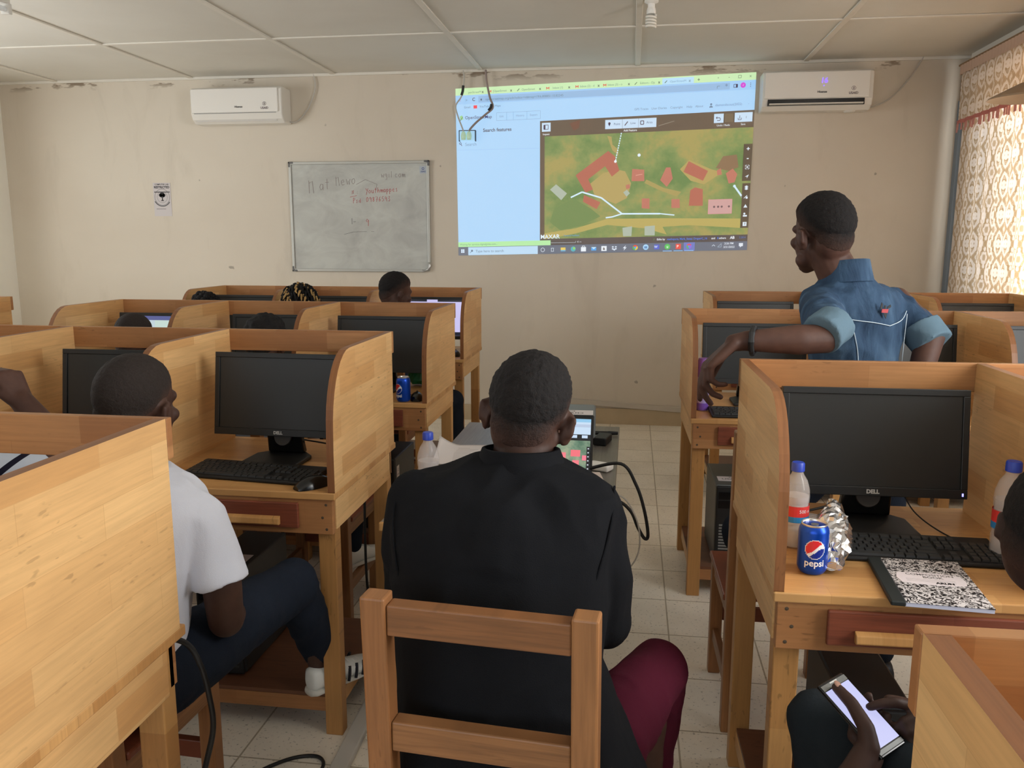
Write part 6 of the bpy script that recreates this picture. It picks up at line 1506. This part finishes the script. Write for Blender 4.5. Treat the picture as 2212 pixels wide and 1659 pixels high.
wear('dark_jeans', man, base, pr_, C_jeans, 0.009, 5, 0.004, 10, 15)
shoe(man, base, (0.90, 2.83, 0.001), (0.93, 3.10, 0.001), stripes=False).data.materials[0] = M_black

# ================= man at the right edge with the phone
base = (0.80, 1.22, 0.0)
hp, W, M = head_prims((0.700, 1.375, 1.070), R(-55), R(-14), R(0), 1.08)
body = hp + [p_cap((0.715, 1.355, 1.04), (0.75, 1.29, 0.94), 0.062, 0.07), p_torso([(0.80, 1.18, 0.50, 0.15, 0.10), (0.79, 1.22, 0.75, 0.15, 0.10), (0.77, 1.27, 0.92, 0.16, 0.09)], yaw=R(40))]
PC = V((0.4331, 1.4765, 0.6882))
ps_ = V((0.7412, 0.6668, 0.0769)); pl_ = V((0.6062, -0.6158, -0.5032)); pn_ = V((0.2882, -0.4196, 0.8607))   # across, along and out of the screen, tilted to the reader's face
PX = lambda s_, l_, n_: PC + ps_ * s_ + pl_ * l_ + pn_ * n_       # across, along (towards the bottom), out of the screen
lw = V((0.400, 1.385, 0.612))
body += chain([(0.62, 1.16, 0.88), (0.47, 1.16, 0.62), lw], [0.046, 0.042, 0.030])
body += [p_cap(lw, PX(-0.030, 0.060, -0.024), 0.030, 0.024), p_cap(lw, PX(0.000, 0.050, -0.030), 0.028, 0.020), p_cap(lw, PX(-0.038, 0.050, -0.004), 0.028, 0.021),
         p_cap(PX(-0.040, 0.052, 0.0), PX(-0.029, 0.026, 0.018), 0.0195, 0.0150), p_cap(PX(-0.029, 0.026, 0.018), PX(-0.018, -0.019, 0.021), 0.0150, 0.0122), p_cap(PX(-0.018, -0.019, 0.021), PX(-0.0118, -0.056, 0.0135), 0.0125, 0.0100)]
for k, l_ in enumerate((0.050, 0.028, 0.006, -0.016)):
    body += chain([PX(-0.020, 0.055 - k * 0.012, -0.028), PX(0.020, l_ + 0.004, -0.020), PX(0.043, l_, -0.012), PX(0.047, l_ - 0.002, 0.004)], [0.013, 0.0100, 0.0092, 0.008])
rw = PX(0.140, 0.115, 0.030)
body += chain([(0.95, 1.22, 0.90), (0.86, 1.22, 0.64), rw], [0.046, 0.042, 0.029])
kn_ = [PX(0.0917, 0.0419, 0.030), PX(0.084, 0.060, 0.030), PX(0.080, 0.077, 0.024), PX(0.080, 0.092, 0.014)]
for k_ in kn_: body.append(p_cap(rw, k_, 0.022, 0.0125))
body += chain([kn_[0], PX(0.058, 0.019, 0.032), PX(0.038, 0.007, 0.022), PX(0.0225, -0.001, 0.0095)], [0.0115, 0.0104, 0.0094, 0.0080])
for k in (1, 2, 3): body += chain([kn_[k], kn_[k] + ps_ * -0.030 + pl_ * -0.010 + pn_ * -0.012, kn_[k] + ps_ * -0.024 + pl_ * -0.004 + pn_ * -0.034, kn_[k] + ps_ * -0.004 + pl_ * 0.006 + pn_ * -0.036], [0.0112, 0.0100, 0.009, 0.008])
body += chain([rw, PX(0.120, 0.055, 0.012), PX(0.100, 0.022, 0.006), PX(0.080, 0.004, 0.004)], [0.018, 0.0140, 0.0115, 0.0095])
body += chain([(0.74, 1.24, 0.55), (0.400, 1.60, 0.59), (0.45, 1.53, 0.20)], [0.07, 0.05, 0.04]) + chain([(0.86, 1.26, 0.55), (0.72, 1.62, 0.54), (0.72, 1.62, 0.12)], [0.07, 0.05, 0.04])
man = person('person at the right edge bending over a lit phone held in both hands', body, 0.0042, SK2, base, 4)
eyes(W, 1.08, man, base)
hair_cap('hair', W, 1.08, man, base, H_fade1, thick=0.008)
nl = MB()
tip = PX(-0.0120, -0.0575, 0.0215)
nl.put(p_ell(tip, (0.0062, 0.0085, 0.0022), Matrix((ps_, pl_, pn_)).transposed()))
obj('thumb_nail', local(nl, base), plain('finger nail', (176, 134, 116), 0.35), man, smooth=True)
wear('dark_shirt', man, base, [p_torso([(0.80, 1.18, 0.47, 0.19, 0.13), (0.79, 1.22, 0.75, 0.19, 0.13), (0.775, 1.265, 0.90, 0.20, 0.12), (0.765, 1.285, 0.955, 0.13, 0.095), (0.755, 1.295, 0.985, 0.08, 0.078)], yaw=R(40)), p_cap((0.63, 1.15, 0.90), (0.535, 1.10, 0.78), 0.064, 0.058), p_cap((0.94, 1.24, 0.90), (0.87, 1.17, 0.78), 0.064, 0.058)], C_black, 0.009, 6, 0.004, 9, 21)
for pts, sd in (([(0.72, 1.24, 0.555), (0.400, 1.600, 0.590), (0.45, 1.53, 0.22)], 1), ([(0.87, 1.27, 0.555), (0.725, 1.62, 0.555), (0.72, 1.63, 0.15)], 2)):
    wear('jeans_leg', man, base, [p_cap(pts[0], pts[1], 0.095, 0.072), p_cap(pts[1], pts[2], 0.070, 0.056)], C_jeans2, 0.008, 5, 0.004, 9, 22 + sd)
for x, y in ((0.43, 1.47), (0.72, 1.58)): shoe(man, base, (x, y, 0.03 if x < 0.5 else 0.001), (x - 0.03, y + 0.26, 0.03 if x < 0.5 else 0.001), stripes=False).data.materials[0] = M_black
ph = thing('smartphone', 'smartphone with a glowing pale violet screen held in two dark hands', 'phone', PC, 0)
ph.rotation_euler = Matrix((ps_, pl_, pn_ if ps_.cross(pl_).dot(pn_) > 0 else -pn_)).transposed().to_euler()
sg = 1 if ps_.cross(pl_).dot(pn_) > 0 else -1
obj('phone_body', MB().box((-0.037, -0.0775, -0.0045), (0.037, 0.0775, 0.0045)), M_blackgloss, ph, bevel=0.004, seg=3)
z0, z1 = sorted((sg * 0.0046, sg * 0.0052))
obj('phone_screen', MB().box((-0.0335, -0.060, z0), (0.0335, 0.062, z1)), plain('lit phone screen', (12, 12, 12), 0.25, emit=(204, 206, 250), es=0.95), ph)
z2, z3 = sorted((sg * 0.0053, sg * 0.0057))
obj('screen_icon', MB().box((-0.026, 0.040, z2), (-0.017, 0.050, z3)), plain('violet icon', (10, 10, 10), 0.4, emit=(150, 140, 246)), ph)
obj('speaker_slot', MB().box((-0.010, -0.0715, z2), (0.010, -0.069, z3)), M_silver, ph)
for y0, y1 in ((-0.072, -0.0615), (0.0645, 0.072)): obj('silver_edge', MB().box((-0.0345, y0, z0), (0.0345, y1, z1)), plain('phone chrome edge', (120, 122, 122), 0.3, 0.9), ph)

# ================= people seated farther forward; only what the desks let show is detailed
def sitter(label, x, y, top, yaw, hair, shirt, trousers, lean=0.0, voxel=0.0085, skinm=SK1, seed=0, legx=None, s=1.0, rfoot=None):
    base = (x, y, 0.0); zc = top - 0.132 * s; hd = (x + 0.02 * math.sin(-yaw), y + 0.10 + lean, zc)
    hp, W, M = head_prims(hd, yaw, R(-10), 0, s)
    zs = zc - 0.235; cy_ = y + 0.03 + lean * 0.7
    body = hp + [p_cap((hd[0], hd[1] - 0.02, zc - 0.05), (x, cy_, zs + 0.01), 0.056, 0.066), p_torso([(x, y, 0.5, 0.14, 0.09), (x, cy_, zs - 0.05, 0.15, 0.08)])]
    hz = 0.83
    for sx in (-1, 1):
        w_ = (x + sx * 0.11, y + 0.47, hz); body += chain([(x + sx * 0.17, cy_, zs - 0.04), (x + sx * 0.22, y + 0.16, hz - 0.04), w_], [0.044, 0.038, 0.028])
        body += hand_prims(w_, (-0.2 * sx, 1, -0.1), (0, 0, -1), -sx, [(15, 15, 10)] * 4, 0.6)
        lx = x + sx * 0.10 if legx is None else (legx[0] if sx < 0 else legx[1])
        body += chain([(x + sx * 0.09, y, 0.55), (lx, y + 0.42, 0.53), (lx, y + 0.50, 0.1) if not (rfoot and sx > 0) else (rfoot[0][0] + 0.01, rfoot[0][1] + 0.05, rfoot[0][2] + 0.06)], [0.06, 0.05, 0.04])
    o = person(label, body, voxel, skinm, base, 4)
    eyes(W, s, o, base)
    wear('shirt', o, base, [p_torso([(x, y - 0.01, 0.47, 0.17, 0.12), (x, y + 0.01, 0.7, 0.17, 0.12), (x, cy_ - 0.01, zs - 0.07, 0.19, 0.115), (x, cy_, zs - 0.02, 0.16, 0.10), (x, cy_, zs + 0.015, 0.09, 0.08), (x, cy_, zs + 0.035, 0.072, 0.072)], e=2.3)] +
         [p_cap((x + sx * 0.165, cy_, zs - 0.05), (x + sx * 0.21, y + 0.12, hz + 0.01), 0.058, 0.052) for sx in (-1, 1)], shirt, 0.010, 5, 0.003, 9, seed)
    for sx in (-1, 1):
        lx = x + sx * 0.10 if legx is None else (legx[0] if sx < 0 else legx[1])
        wear('trouser_leg', o, base, [p_cap((x + sx * 0.09, y - 0.01, 0.545), (lx, y + 0.42, 0.54), 0.096, 0.072), p_cap((lx, y + 0.42, 0.54), (lx, y + 0.50, 0.14) if not (rfoot and sx > 0) else (rfoot[0][0] + 0.01, rfoot[0][1] + 0.05, rfoot[0][2] + 0.09), 0.070, 0.054)], trousers, 0.010, 5, 0.003, 9, seed + 1)
        f_ = rfoot if rfoot and sx > 0 else ((lx, y + 0.46, 0.133), (lx + 0.01, y + 0.70, 0.133))
        shoe(o, base, f_[0], f_[1], stripes=False)
    if hair == 'short': hair_cap('hair', W, s, o, base, H_fade3, thick=0.010)
    elif hair == 'shaved': hair_cap('hair', W, s, o, base, H_shaved, thick=0.004, fuzz=0.001, soft=0.03)
    elif hair == 'fuzzy': hair_cap('hair', W, s, o, base, H_black, thick=0.022, fuzz=0.008, fs=60)
    elif hair == 'curly':
        h = hair_cap('hair', W, s, o, base, H_black, thick=0.02, fuzz=0.004)
        m = MB()
        for k in range(70):
            a = 2 * PI * ((k * 0.618) % 1); f = math.asin(0.02 + 0.97 * (k + 0.5) / 70)
            m.put(p_ell(W((0.092 * math.cos(f) * math.cos(a), -0.012 + 0.112 * math.cos(f) * math.sin(a), 0.035 + 0.106 * math.sin(f))), (0.017 + 0.005 * math.sin(k),) * 3, None, 10))
        cl_ = obj('curls', local(m, base), H_black, h, smooth=True); cl_['kind'] = 'stuff'
    elif hair == 'dreads':
        h = hair_cap('hair', W, s, o, base, H_black, thick=0.012)
        m = MB(); rr = random.Random(4)
        for k in range(110):
            a = 2 * PI * ((k * 0.618) % 1); f = math.asin(0.10 + 0.88 * (k + 0.5) / 110)
            d = V((math.cos(f) * math.cos(a), math.cos(f) * math.sin(a), math.sin(f)))
            p0 = V((0.078 * d.x, -0.012 + 0.098 * d.y, 0.035 + 0.092 * d.z)); out = V((d.x, d.y, 0.25 + 0.5 * d.z)).normalized()
            L = rr.uniform(0.05, 0.085); pts = [p0 + out * (L * t_) * (0.75 if t_ > 0.5 else 1) + V((rr.uniform(-.006, .006), rr.uniform(-.006, .006), 0.016 * math.sin(PI * min(1, t_ * 1.1)) - 0.055 * t_ * t_)) for t_ in (0, 0.3, 0.6, 0.85, 1.0)]
            q = MB().tube([W(p) for p in pts], [0.006, 0.0075, 0.007, 0.006, 0.003], 6)
            c_ = (12, 18, 26)[(k * 7) % 3]; m.add(q.v, q.f[:c_], 0); m.add(q.v, q.f[c_:], 1)
        dr = obj('dreadlocks', local(m, base), [H_black, hair_mat('bleached lock tips', (168, 136, 88), 120, 0.4)], h, smooth=True); dr['kind'] = 'stuff'
    return o, W, base
C_grey = cloth('grey shirt cloth', (96, 98, 104)); C_navy = cloth('navy shirt cloth', (38, 44, 60))
sitter('person with short hair in the front row, head turned right towards the projected picture', -1.44, 4.66, 1.352, R(-48), 'short', C_navy, C_jeans, 0.22, seed=31, legx=(-1.52, -1.10))
sitter('person with short dreadlocks bleached at the tips, front row below the whiteboard', -2.05, 4.66, 1.255, 0, 'dreads', C_grey, C_jeans, 0.24, seed=33)
o, W, b_ = sitter('person with curly dark hair, head just above the desk in front of the lit monitor row', -2.70, 4.66, 1.195, R(12), 'curly', C_black, C_jeans, 0.28, seed=35)
o['label'] = 'person with curly dark hair barely showing over the desk, leftmost in the front row'
sitter('person with close-cropped head against the lit monitor in the second row', -2.27, 3.22, 1.215, 0, 'shaved', C_navy, C_jeans, 0.24, seed=37, skinm=SK2)
sitter('person with dark fuzzy hair low behind the rail in the second row', -1.63, 3.22, 1.205, 0, 'fuzzy', C_grey, C_jeans, 0.24, seed=39, legx=(-1.70, -1.27), rfoot=((-1.165, 3.19, 0.178), (-1.055, 3.41, 0.178)))

# person at the left edge, fist raised to the chin
base = (-1.95, 1.72, 0.0)
hp, W, M = head_prims((-1.93, 1.90, 1.27), R(-8), R(-6))
fe, fwz = (-1.47, 1.985, 0.93), (-1.592, 1.972, 1.115)
body = hp + [p_cap((-1.935, 1.875, 1.22), (-1.945, 1.80, 1.09), 0.056, 0.066), p_torso([(-1.95, 1.70, 0.5, 0.14, 0.09), (-1.945, 1.79, 1.03, 0.15, 0.08)])]
body += chain([(-1.78, 1.80, 1.03), fe], [0.046, 0.042]) + chain([fe, (-1.53, 1.978, 1.03), fwz], [0.043, 0.040, 0.030])
body += hand_prims(fwz, (-0.45, 0.0, 0.9), (-0.75, 0.35, -0.4), 1, [(62, 78, 45)] * 4, 0.2, thumb=(0.2, 0.8, 0.5), tcurl=35, s=0.95)
body += chain([(-2.11, 1.80, 1.03), (-2.17, 1.90, 0.82), (-2.05, 2.15, 0.83)], [0.044, 0.038, 0.028]) + hand_prims((-2.05, 2.15, 0.83), (0.2, 1, -0.1), (0, 0, -1), 1, [(15, 15, 10)] * 4, 0.6)
for sx in (-1, 1): body += chain([(-1.95 + sx * 0.09, 1.70, 0.55), (-1.95 + sx * 0.11, 2.12, 0.53), (-1.95 + sx * 0.11, 2.22, 0.2)], [0.06, 0.05, 0.04])
man = person('person at the left edge in a white and pale blue striped shirt, fist raised', body, 0.005, SK3, base)
eyes(W, 1, man, base); hair_cap('hair', W, 1.0, man, base, H_fade1)
C_stripe = NT('white shirt with pale blue panel and black stripe'); C_stripe.set(0.85, 0, 0.2)
_co = C_stripe.coord(); _s = C_stripe.n('ShaderNodeSeparateXYZ'); C_stripe.l(_co, _s.inputs[0])
_u = C_stripe.math('ADD', C_stripe.math('SUBTRACT', _s.outputs[0], _s.outputs[2]), 1.5)
_r = C_stripe.n('ShaderNodeValToRGB'); _r.color_ramp.interpolation = 'CONSTANT'
for k, (p, c) in enumerate(((0.0, (150, 186, 214)), (0.850, (206, 214, 226)), (0.900, (30, 28, 44)), (0.918, (206, 214, 226)))):
    e = _r.color_ramp.elements[k] if k < 2 else _r.color_ramp.elements.new(p); e.position = p; e.color = (*lin(c), 1)
C_stripe.l(_u, _r.inputs[0]); C_stripe.base(_r.outputs[0])
wear('striped_shirt', man, base, [p_torso([(-1.95, 1.69, 0.47, 0.175, 0.125), (-1.95, 1.72, 0.75, 0.175, 0.125), (-1.945, 1.78, 0.98, 0.19, 0.115), (-1.945, 1.79, 1.05, 0.15, 0.10), (-1.94, 1.80, 1.09, 0.08, 0.078)], e=2.3), p_cap((-1.79, 1.80, 1.015), (-1.535, 1.955, 0.935), 0.066, 0.062), p_cap((-2.10, 1.80, 1.015), (-2.15, 1.86, 0.86), 0.062, 0.054)], C_stripe.m, 0.007, 5, 0.004, 9, 41)
for sx in (-1, 1):
    wear('trouser_leg', man, base, [p_cap((-1.95 + sx * 0.09, 1.69, 0.545), (-1.95 + sx * 0.11, 2.12, 0.54), 0.096, 0.072), p_cap((-1.95 + sx * 0.11, 2.12, 0.54), (-1.95 + sx * 0.11, 2.24, 0.22), 0.070, 0.054)], C_jeans, 0.010, 5, 0.003, 9, 43)
    shoe(man, base, (-1.95 + sx * 0.11, 2.16, 0.133), (-1.95 + sx * 0.12, 2.42, 0.133), stripes=False)
